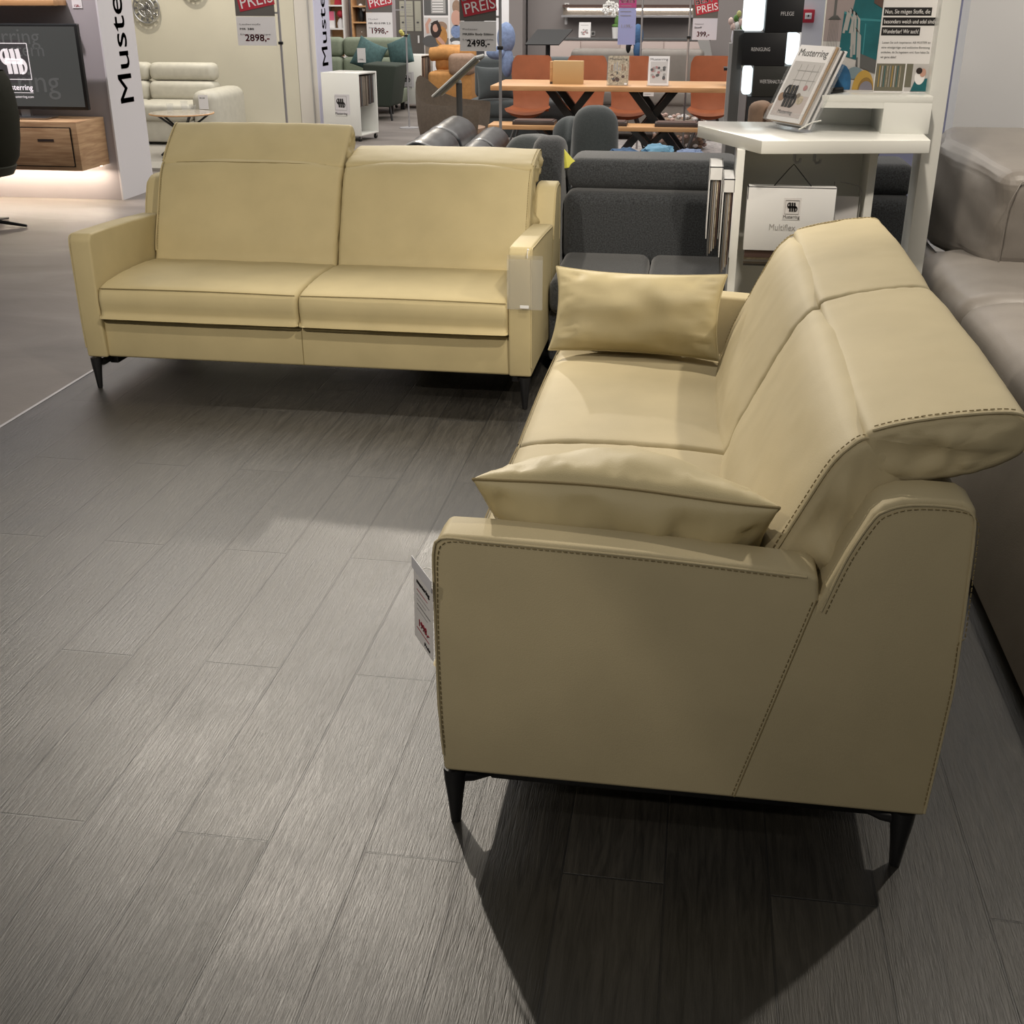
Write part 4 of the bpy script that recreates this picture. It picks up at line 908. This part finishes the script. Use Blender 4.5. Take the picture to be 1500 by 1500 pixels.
b = MB(); b.prism([(-.02, .45), (.32, .45), (.34, .93), (.12, .94), (.05, .86)], 'y', -.09, -.02, TAUP, .03); b.tube([(-.02, -.095, .5), (.06, -.095, .86), (.13, -.095, .945), (.34, -.095, .935)], .008, TAN, n=6); b.build('shell_wing', t)
b = MB(); star_base(b, BLK, .26, 4, .015, .41); b.build('base', t)
t = thing('cantilever_chair', 'black tube chair frame seen below the counter shelf against lilac wall', 'chair', (1.02, 7.9, 0))
b = MB(); b.tube([(-.12, 0, .95), (-.16, 0, .80), (-.12, 0, .76), (.12, 0, .76), (.14, 0, .98)], .010, BLK, n=8); b.tube([(-.12, 0, .76), (-.12, .3, .45), (-.12, .1, .01), (.12, .1, .01), (.12, .3, .45), (.12, 0, .76)], .010, BLK, n=8); b.build('frame', t)

# ------------------------------------------------------------------ white counter with riser, poster, hooks, swatches
t = thing('white_counter', 'white lacquered counter with angled top behind the foreground sofa', 'counter', (.45, 4.8, 0)); ox, oy = .45, 4.8
b = MB(); b.prism([(.232-ox, 4.60-oy), (.86-ox, 4.72-oy), (.89-ox, 5.32-oy), (-.01-ox, 5.32-oy), (-.01-ox, 5.14-oy)], 'z', 1.052, 1.10, WHT, .002); b.build('counter_top', t)
b = MB(); b.box((.148-ox, 4.72-oy, 0), (.178-ox, 5.02-oy, 1.052), WHT, .001); b.build('side_panel', t)
b = MB(); b.box((.655-ox, 4.78-oy, 0), (.685-ox, 5.02-oy, 1.052), WHT, .001); b.build('side_panel', t)
b = MB(); b.box((.178-ox, 5.0-oy, 0), (.655-ox, 5.02-oy, 1.052), WHT); b.build('back_panel', t)
b = MB(); b.box((.465-ox, 4.93-oy, 1.215), (.885-ox, 5.30-oy, 1.24), WHT, .001); b.box((.705-ox, 4.93-oy, 1.10), (.885-ox, 5.30-oy, 1.215), WHT, .001); b.box((.465-ox, 5.27-oy, 1.10), (.705-ox, 5.30-oy, 1.215), WHT); b.box((.465-ox, 4.93-oy, 1.193), (.705-ox, 4.95-oy, 1.215), WHT); b.build('riser', t)
for x_, s in ((.375, 1), (.452, 1)):
    b = MB(); b.tube([(x_-ox, 4.84-oy, 1.05), (x_-ox, 4.84-oy, 1.005), (x_+.008-ox, 4.83-oy, .995), (x_+.02-ox, 4.82-oy, 1.0), (x_+.022-ox, 4.815-oy, 1.012)], .006, CHROME, n=8); b.lathe([(.008, 0), (.008, .006)], CHROME, (x_-ox, 4.84-oy, 1.046), 12); b.build('hook', t)
# poster board on the riser
pb = thing('poster_board', 'tall advertising board with teal sofa photo and German slogan on the counter riser', 'poster', (.70, 5.12, 1.24))
b = MB(); b.box((-.24, 0, 0), (.215, .02, 1.1), WHT, .001); b.build('board', pb)
b = MB(); b.rect(-.236, .0, -.02, .60, PWH, 0, .001)
b.rect(-.236, .19, -.11, .60, mat('printed_mauve', (.30, .25, .25), .6), -.001, .0008)
b.poly([(-.14, .26), (-.02, .24), (-.02, .60), (-.11, .60), (-.12, .40)], PTEAL, -.0015, .001); b.poly([(-.17, .14), (-.02, .10), (-.02, .26), (-.10, .27), (-.165, .30)], PTEAL, -.002, .001)
b.poly([(-.055, .33), (-.02, .31), (-.02, .5), (-.04, .60), (-.06, .48)], PBROWN, -.0035, .0005)
b.poly([(-.10, .10), (-.02, .07), (-.02, .12), (-.10, .15)], GREY2, -.0035, .0005)
for k, (x_, z_) in enumerate(((-.15, .30), (-.14, .31), (-.125, .30), (-.115, .24))): b.stroke([(x_-.01, z_-.08), (x_, z_), (x_+.02, z_-.03), (x_+.03, z_-.17)], .009, GREY1, -.004-.0001*k, .0005)
b.ell(-.20, .115, .022, .008, GREY2, -.003); b.ell(-.20, .115, .018, .006, mat('printed_mauve', (.30, .25, .25), .6), -.0042)
for k in range(7): b.stroke([(-.222+.007*k, .118), (-.215+.005*k, .28)], .0012, GREY2, -.0035, .0005)
b.poly([(-.225, .27), (-.175, .27), (-.19, .285), (-.205, .285)], GREY2, -.0035, .0005); b.rect(-.206, .285, -.196, .40, GREY2, -.0035, .0005)
cl = lambda cx, cz, rx, rz, m_, yy, a0=0, a1=180: b.poly([(cx+rx*math.cos(R(a0+(a1-a0)*i/16)), cz+rz*math.sin(R(a0+(a1-a0)*i/16))) for i in range(17)], m_, yy, .0008)
cl(-.155, .03, .045, .075, PBLUE, -.005, -25, 205); cl(-.10, .05, .04, .045, mat('printed_grey_teal', (.18, .24, .27), .6), -.0045); cl(-.062, .008, .042, .075, PGOLD, -.006); cl(-.052, .008, .030, .048, mat('printed_gold_dark', (.25, .15, .04), .6), -.007); cl(-.050, .006, .027, .036, mat('printed_grey_violet', (.20, .19, .23), .6), -.008)
b.poly([(-.165, .30), (-.10, .275), (-.02, .27), (-.02, .262), (-.10, .266), (-.165, .292)], mat('printed_teal_light', (.04, .22, .25), .6), -.0032, .0004); b.poly([(-.08, .255), (-.078, .13), (-.074, .13), (-.076, .255)], MATS['printed_teal_light'], -.0033, .0004)
b.rect(-.19, -.0, -.02, .008, GREY3, -.009, .0005)
b.build('sofa_photo', pb)
b = MB(); b.rect(-.018, 0, .213, .60, WPAP, 0, .001)
for i, (s_, w_, z_) in enumerate((('Nun, Sie mögen Stoffe, die', .17, .292), ('besonders weich und edel sind?', .195, .256), ('Wunderbar! Wir auch!', .135, .220))):
    b.rect(-.014, z_-.008, -.014+w_+.012, z_+.022, INK, -.001, .0005); b.text(s_, -.008, z_, .015, WINK, w=w_, y=-.0016, t=.0003)
for i, s_ in enumerate(('Lassen Sie sich inspirieren: AB MUSTER ist', 'eine einzigartige und exklusive Beratung', 'entdecken, die Sie begeistern wird. Kann haben Sie', 'wir gerne dabei!')): b.text(s_, -.006, .182-i*.018, .0085, INK if i == 3 else GREY2, w=.185 if i < 3 else .06, y=-.0012, t=.0003)
b.rect(-.016, .005, .095, .108, mat('printed_olive', (.16, .15, .11), .6), -.001, .0005)
for k in range(9): b.rect(-.004+k*.010, .02, -.001+k*.010, .100, [PGOLD, GREY3, PTEAL, SAND, GREY1][k % 5], -.002, .0005)
b.rect(.10, .005, .200, .108, GREY3, -.001, .0005); b.rect(.10, .02, .125, .108, mat('printed_olive', (.16, .15, .11), .6), -.0018, .0005); b.poly([(.125, .005), (.20, .005), (.20, .055), (.14, .05)], PTEAL, -.003, .0005); b.ell(.155, .06, .02, .03, WINK, -.0045, .0005); b.ell(.150, .082, .012, .012, HAIR, -.006, .0005); b.ell(.165, .075, .012, .016, SKIN, -.0055, .0005)
b.build('slogan_print', pb)
b = MB(); b.box((.885, 5.02, 0), (.955, 5.20, 3.0), WHT, .002); struct(b.build('trim_2'))
b = MB(); b.tube([(0, 0, 0), (.05, .01, .003)], .011, BLKP, n=10); b.tube([(-.04, -.01, 0), (0, 0, 0)], .009, CHROME, n=10); o = b.build('marker_pen'); o.location = (.50, 5.0, 1.252); tag(o, 'black and silver pen lying on the riser beside the poster', 'pen')
# magazine holder
t = thing('magazine_holder', 'clear acrylic holder on the counter filled with magazines', 'magazine holder', (.325, 4.98, 1.105), R(-60))
A = Matrix.Translation((0, 0, .026))@Matrix.Rotation(R(-26), 4, 'X')@Matrix.Scale(1.1, 4)
b = MB(); b.box((-.115, .055, 0), (.115, .058, .26), CLEAR, M=A); b.box((-.115, -.01, 0), (-.112, .058, .20), CLEAR, M=A); b.box((.112, -.01, 0), (.115, .058, .20), CLEAR, M=A); b.box((-.115, -.013, 0), (.115, -.010, .035), CLEAR, M=A); b.box((-.12, -.03, 0), (.12, .13, .003), CLEAR)
b.tube([(.118, .0, .01), (.118, .06, .035), (.118, .10, .04)], .003, WHT, n=6); b.build('acrylic_holder', t)
for k in range(6):
    b = MB(); y_ = -.006+k*.010; hh = .285+.004*((k*7) % 3); b.box((-.103+.002*k, y_, .004), (.103+.003*(k % 2), y_+.0075, hh), [WPAP, CARD, GREY3, WPAP, GREY2, WPAP][k], .0008, M=A)
    if k == 0:
        b.text('Musterring', -.088, .245, .026, GREY2, w=.175, y=y_-.0005, M=A, t=.0003)
        b.rect(-.09, .02, .095, .225, GREY3, y_-.0003, .0003, M=A); b.rect(-.09, .02, .095, .10, mat('printed_blush', (.48, .42, .40), .6), y_-.0007, .0003, M=A)
        for xx in (-.04, .0, .04, .075): b.rect(xx, .12, xx+.002, .215, GREY1, y_-.0010, .0003, M=A)
        for zz in (.155, .19): b.rect(-.05, zz, .085, zz+.002, GREY1, y_-.0011, .0003, M=A)
        for (xx, zz, rx_, m_) in ((-.03, .12, .02, SAND), (.05, .13, .012, mat('printed_rose', (.4, .2, .2), .6)), (.05, .085, .02, SAND), (-.07, .09, .02, TAN), (.03, .10, .012, TAUP)): b.ell(xx, zz, rx_, rx_*.8, m_, y_-.0014, .0003, M=A)
        b.logo(-.02, .095, .085, INK, y_-.0018, M=A); b.text('Musterring', -.05, .03, .014, GREY2, w=.09, y=y_-.0015, M=A, t=.0003)
    b.build('magazine', t)
# swatch carriers
def carrier(label, x, y, z, w, h, d, rz, front=False):
    t = thing('swatch_carrier', label, 'swatch carrier', (x, y, z), rz)
    b = MB(); b.box((0, 0, -h), (w, .004, 0), WPL, .001); b.box((0, d-.004, -h), (w, d, 0), WPL, .001); b.box((0, 0, -.004), (w, d, 0), WPL); b.box((0, 0, -.05), (.004, d, 0), WPL)
    if front:
        b.rect(w*.42, -.118, w*.62, -.045+.005, WPAP, 0, .0006); b.logo(w*.52, -.075, .036, INK, -.001, frame=GREY1, fh=.026); b.text('Musterring', w*.52, -.118, .012, INK, w=.062, y=-.0008, align='CENTER', t=.0003)
        b.rect(w*.42, -.124, w*.62, -.1232, GREY1, 0); b.text('Multiflex', w*.28, -.165, .024, GREY1, w=.10, y=-.0008, t=.0003)
    b.build('carrier', t)
    for k in range(5):
        c_ = [PBROWN, SAND, GREY1, TAUP, GREY2][k]; yy = .008+k*(d-.016)/5
        b = MB(); b.box((.006, yy, -h-.03-.01*k), (w-.01, yy+(d-.02)/6, -.02), c_, .001); b.build('fabric_swatch', t)
    if front:
        b = MB(); b.tube([(w*.30, d/2, 0), (w*.44, d/2, .06), (w*.5, d/2, .082), (w*.56, d/2, .06), (w*.72, d/2, 0)], .0022, BLK, n=6); b.build('handle_cord', t)
carrier('white swatch carrier with emblem hanging from the counter hook', .198, 4.68, .923, .335, .245, .055, 0, True)
carrier('white swatch carrier hanging on the left side of the counter, outer one', .100, 4.74, .985, .26, .28, .052, R(90))
carrier('white swatch carrier hanging on the left side of the counter, inner one', .146, 4.63, .955, .26, .30, .044, R(90))
b = MB(); b.tube([(.02, 0, -.0), (.09, 0, -.012), (.105, 0, -.03), (.105, 0, -.2), (0, 0, -.2), (0, 0, 0)], .0022, GREY1, n=6); b.box((.01, .002, -.16), (.10, .006, -.055), WPAP); o = b.build('price_pad'); o.location = (.535, 4.80, .93); tag(o, 'blank white card on a wire bracket right of the swatch carrier', 'card')

# ------------------------------------------------------------------ charcoal and black sofas behind
t = thing('fabric_sofa', 'charcoal fabric sofa directly behind the back olive sofa and counter', 'sofa', (.35, 5.05, 0))
b = MB(); b.box((-.98, .06, .05), (.67, 1.30, .30), CHAR, .03); b.build('base', t)
for x0, x1 in ((-.975, -.552), (-.546, -.14), (-.134, .27), (.276, .67)):
    b = MB(); b.box((x0, .02, .28), (x1, .75, .445), CHAR, .045, 4); b.build('seat_cushion', t)
for x0, x1 in ((-.985, -.14+.0), (-.134, .27), (.276, .67)):
    b = MB(); b.box((x0, .62, .38), (x1, .98, .735), CHAR, .06, 5); b.build('back_cushion', t)
    b = MB(); b.box((x0, .72, .725), (x1, 1.12, .875), CHAR, .065, 5); b.build('headrest', t)
b = MB(); bb = MB()
o = soft('side_wing', [(.60, .06), (.60, .60), (.63, .82), (.71, .94), (.83, .97), (.94, .93), (1.0, .80), (1.02, .40), (1.02, .06)], -1.15, -.995, .05, CHAR, t, n=48, nx=8, wr=.002, capwr=.004, bulge=.0)
def roll(label, x0, x1, y0, h, d, m, rz=0, zlow=.45, group=None):
    t = thing('fabric_sofa', label, 'sofa', ((x0+x1)/2, y0, 0), rz, group); w = (x1-x0)/2
    soft('backrest', [(.02, zlow), (.0, h-.22), (.02, h-.10), (.09, h-.01), (.20, h), (d-.08, h-.03), (d, h-.13), (d-.02, h-.24), (d-.08, zlow)], -w, w, .11, m, t, n=48, nx=12, wr=.002, capwr=.004)
    b = MB(); b.box((-w+.02, .04, .0), (w-.02, d-.04, .46), m, .05, 4); b.build('seat', t)
    return t
roll('grey fabric lounge module with rounded back, left of three behind the back olive sofa', -1.04, -.80, 6.10, .93, .50, CHAR2, R(-12))
roll('grey fabric lounge module with tall rounded back, right of three behind the back olive sofa', -.71, -.45, 6.80, 1.02, .50, CHAR2, R(6))
roll('grey fabric lounge module, smallest and farthest of three behind the back olive sofa', -.92, -.70, 7.45, .90, .40, CHAR2)
o = MB(); o.prism([(0, 0), (.10, .02), (.06, .05), (.005, .11), (-.01, .10)], 'y', 0, .012, YEL, .002); o = o.build('paper_tag'); o.location = (-.665, 5.80, .82); tag(o, 'bright yellow paper tag tucked at the charcoal sofa corner', 'tag')
def clothes(label, c, s, m, seed):
    b = MB(); bb = bmesh.new(); bmesh.ops.create_icosphere(bb, subdivisions=4, radius=1)
    for v in bb.verts:
        n_ = noise.noise(v.co*2.2+Vector((seed, 0, 0)))*.35+noise.noise(v.co*5+Vector((seed, 2, 0)))*.15; v.co *= 1+n_; v.co = Vector((v.co.x*s[0], v.co.y*s[1], v.co.z*s[2]))
    b.merge(bb, m); o = b.build('folded_throw'); o.location = c; tag(o, label, 'throw'); return o
clothes('denim-blue throw lying behind the charcoal sofa headrest, left one', (-.40, 6.56, .80), (.10, .08, .035), BLU, 1)
clothes('light blue throw lying behind the charcoal sofa headrest, middle one', (-.22, 6.62, .81), (.09, .07, .04), LBL, 2)
clothes('pale violet-blue throw lying behind the charcoal sofa headrest, right one', (-.05, 6.62, .80), (.08, .07, .03), PERI, 3)
t = thing('footrest', 'grey fabric footrest carrying the blue throws behind the charcoal sofa', 'footrest', (-.28, 6.6, 0))
b = MB(); b.box((-.16+.0, -.18, .08), (.30, .45, .77), CHAR2, .05, 4); b.build('body', t)
# black leather sofa
t = thing('leather_sofa', 'glossy black leather sofa behind the back olive sofa, price card on its end', 'sofa', (-1.40, 5.88, 0), R(3))
P_ = [(-.10, .45), (-.13, .68), (-.11, .84), (-.04, .92), (.05, .91), (.12, .84), (.13, .70), (.10, .45)]
for k in range(2):
    o = soft('back_cushion', P_, -.72, 0, .05, BLEA, t, n=40, nx=16, wr=.004, capwr=.008, seed=k)
    o.rotation_euler = (0, 0, R(-90)); o.location = (0, .73*k, 0)
P_ = [(-.11, .45), (-.12, .70), (-.09, .80), (.0, .845), (.08, .80), (.10, .70), (.10, .45)]
for k in range(2):
    o = soft('lower_cushion', P_, -.72, 0, .05, BLEA, t, n=40, nx=16, wr=.004, capwr=.008, seed=k+4)
    o.rotation_euler = (0, 0, R(-90)); o.location = (.225, .0+.73*k, .02)
b = MB(); b.box((-.14, .0, .0), (.32, 1.44, .5), BLEA, .04, 4); b.build('base', t)
o = MB(); o.box((-.055, 0, 0), (.055, .004, .065), WPAP); o.text('REDUZIERT', 0, .022, .014, INK, w=.07, align='CENTER', bold=.02); o = o.build('price_card'); o.location = (-1.40, 5.75, .80); o.rotation_euler = (R(-12), 0, R(4)); tag(o, 'small white card standing at the end of the black leather sofa', 'price card')

# grey leather sofa at the right edge
t = thing('corner_sofa', 'grey leather corner sofa at the right edge behind the foreground sofa', 'sofa', (1.4, 4.0, 0)); ox, oy = 1.4, 4.0
b = MB()
bb = bmesh.new(); vs = []
for (x_, z_) in ((.80, .03), (.99, .40)):
    vs.append([bb.verts.new((x_-ox+(0 if y_ > 3 else 0), y_-oy, z_)) for y_ in (1.4, 2.2, 3.0, 4.0, 5.0, 5.9)])
vs.insert(1, [bb.verts.new((.93-ox, y_-oy, .22)) for y_ in (1.4, 2.2, 3.0, 4.0, 5.0, 5.9)])
b.prism([(.86-ox, .03), (.95-ox, .22), (1.02-ox, .40), (2.2-ox, .40), (2.2-ox, .03)], 'y', 1.6-oy, 4.98-oy, GLEA, .02); b.box((1.12-ox, 4.9-oy, .05), (2.2-ox, 6.1-oy, .42), GLEA); bb.free(); b.build('base', t)
o = soft('seat_cushion', [(1.06-ox, .38), (1.02-ox, .44), (1.045-ox, .51), (1.13-ox, .54), (1.3-ox, .55), (1.8-ox, .54), (2.2-ox, .52), (2.2-ox, .36), (1.15-ox, .36)], -4.55+oy, -2.0+oy, .07, GLEA, t, n=70, nx=30, wr=.004, capwr=.008, seed=2); o.rotation_euler = (0, 0, R(90)); 
def reorient(o):    # soft() sweeps along x; swing it so the sweep runs along y
    me = o.data
    for v in me.vertices: v.co = Vector((v.co.y, -v.co.x, v.co.z))
    me.flip_normals() if False else None
    o.rotation_euler = (0, 0, 0); me.update()
reorient(o)
o = soft('seat_cushion', [(1.06-ox, .38), (1.02-ox, .44), (1.045-ox, .51), (1.13-ox, .545), (1.3-ox, .555), (1.8-ox, .54), (2.2-ox, .52), (2.2-ox, .36), (1.15-ox, .36)], -5.55+oy, -4.56+oy, .09, GLEA, t, n=70, nx=16, wr=.004, capwr=.008, seed=7); reorient(o)
b = MB(); b.prism([(1.08-ox, 5.80-oy), (1.26-ox, 5.22-oy), (2.1-ox, 5.20-oy), (2.1-ox, 6.1-oy), (1.12-ox, 6.1-oy)], 'z', .50, .93, GLEA, .075, 5)
bmesh.ops.subdivide_edges(b.bm, edges=b.bm.edges[:], cuts=5, use_grid_fill=True)
bk = b.build('back_cushion', t, ang=70)
for v in bk.data.vertices:
    f = (v.co.z-.5)/.43; v.co.z += f*((v.co.y+oy-5.3)*.13); v.co.x += f*.02
    ph_ = v.co.z*11-v.co.y*5
    if v.co.y+oy < 5.9: v.co.x += .010*math.sin(ph_*3.0+noise.noise(v.co*5)*2)
    v.co += Vector((noise.noise(v.co*14), noise.noise(v.co*14+Vector((3, 1, 2))), 0))*.006
b = MB()
b.tube([(1.30-ox, 5.212-oy, .54), (1.30-ox, 5.205-oy, .80), (1.34-ox, 5.22-oy, .885), (1.5-ox, 5.22-oy, .90)], .003, GLEA, n=6); b.build('seams', bk)
b = MB(); b.box((1.3-ox, 6.15-oy, .4), (2.2-ox, 6.4-oy, .99), GLEA, .06, 5); b.build('rear_back', t)
b = MB(); b.box((1.035-ox, 4.99-oy, .02), (1.14-ox, 6.35-oy, .52), GLEA, .06, 5); b.build('armrest', t)
# ------------------------------------------------------------------ shell, light, camera
def sbox(name, lo, hi, m, bev=0):
    b = MB(); b.box(lo, hi, m, bev); return struct(b.build(name))
sbox('floor', (-9, -2.5, -.06), (7, 22, -.012), STONE)
sbox('floor', (-2.72, -2.5, -.012), (7, 7.2, 0), PLANK)
sbox('floor', (-9, -2.5, -.012), (-2.735, 22, 0), STONE)
sbox('floor', (-2.735, 7.2, -.012), (7, 22, 0), STONE)
sbox('trim_1', (-2.735, -2.5, -.012), (-2.72, 7.2, .002), ALU)

def spot(name, loc, tgt, e, ang=80, blend=.5, col=(1, .90, .76), r=.04):
    l = bpy.data.lights.new(name, 'SPOT'); l.energy = e; l.spot_size = R(ang); l.spot_blend = blend; l.color = col; l.shadow_soft_size = r
    o = bpy.data.objects.new(name, l); C.objects.link(o); o.location = loc
    o.rotation_euler = (Vector(tgt)-Vector(loc)).to_track_quat('-Z', 'Y').to_euler(); return o
def area(name, loc, tgt, e, sx, sy, col=(1, .95, .88)):
    l = bpy.data.lights.new(name, 'AREA'); l.shape = 'RECTANGLE'; l.size = sx; l.size_y = sy; l.energy = e; l.color = col
    o = bpy.data.objects.new(name, l); C.objects.link(o); o.location = loc
    o.rotation_euler = (Vector(tgt)-Vector(loc)).to_track_quat('-Z', 'Y').to_euler(); return o
spot('spot_b', (-2.4, 5.4, 3.4), (-.8, 2.2, 0), 560, 68, .9)
spot('spot_a', (-2.3, 10.9, 3.4), (-.9, 2.4, 0), 560, 34, .8)
spot('spot_c', (2.2, 3.9, 3.4), (.3, 3.0, .6), 210, 75, .7, r=.05)
spot('spot_d', (-2.2, -.4, 3.4), (-1.7, 5.0, .5), 520, 38, .6, r=.06)
spot('spot_e', (.6, 2.0, 3.5), (-1.3, 5.1, .6), 260, 48, .7, r=.06)
spot('spot_f', (-1.2, -1.2, 3.2), (.15, 1.9, .45), 175, 30, .8, r=.08)
spot('spot_g', (2.6, 4.6, 3.4), (2.2, 7.0, 1.0), 260, 80, .8, r=.1)
spot('spot_h', (.2, 3.2, 3.5), (.5, 4.9, 1.0), 230, 60, .8, r=.08)
spot('spot_tv', (-5.6, 8.3, 3.3), (-5.5, 9.45, 1.4), 230, 100, .8, (1, .9, .92), r=.05)
spot('spot_clock', (-6.3, 13.5, 3.4), (-6.4, 14.4, 1.3), 160, 110, .8, r=.05)
spot('spot_i', (2.0, 4.3, 3.4), (1.5, 4.6, .6), 190, 50, .8, r=.08)
spot('spot_j', (-2.7, .2, 3.2), (-.50, 1.95, .42), 95, 13, .35, r=.04)
area('console_glow', (-5.6, 9.36, .27), (-5.6, 9.30, 0), 9, 1.4, .06, (1, .84, .66))
area('fill_near', (0, 2, 4.2), (0, 2, 0), 30, 7, 6)  # added soft fill from overhead, not a ceiling fitting
area('fill_far', (-2, 11.5, 4.2), (-2, 11.5, 0), 640, 10, 8)  # added broad fill that lifts the far showroom
area('fill_back', (-2, 18, 4.2), (-2, 19, 0), 420, 8, 4, (1, .95, .9))  # added fill for the rearmost area, no real panel there
w = bpy.data.worlds.new('World'); bpy.context.scene.world = w; w.use_nodes = True
w.node_tree.nodes['Background'].inputs['Color'].default_value = (.9, .95, 1, 1); w.node_tree.nodes['Background'].inputs['Strength'].default_value = .05

cd = bpy.data.cameras.new('Camera'); cam = bpy.data.objects.new('Camera', cd); C.objects.link(cam)
cd.sensor_fit = 'HORIZONTAL'; cd.sensor_width = 36; cd.lens = 1690/1500*36; cd.clip_end = 100
pitch = math.atan(758/1690); cam.location = (0, 0, 1.6); cam.rotation_euler = (math.pi/2-pitch, 0, R(8.84))
sc = bpy.context.scene; sc.camera = cam
sc.view_settings.view_transform = 'Standard'; sc.view_settings.look = 'None'; sc.view_settings.gamma = 1; sc.view_settings.exposure = 0
sc.view_settings.use_curve_mapping = False
sc.cycles.max_bounces = 6; sc.cycles.use_denoising = True
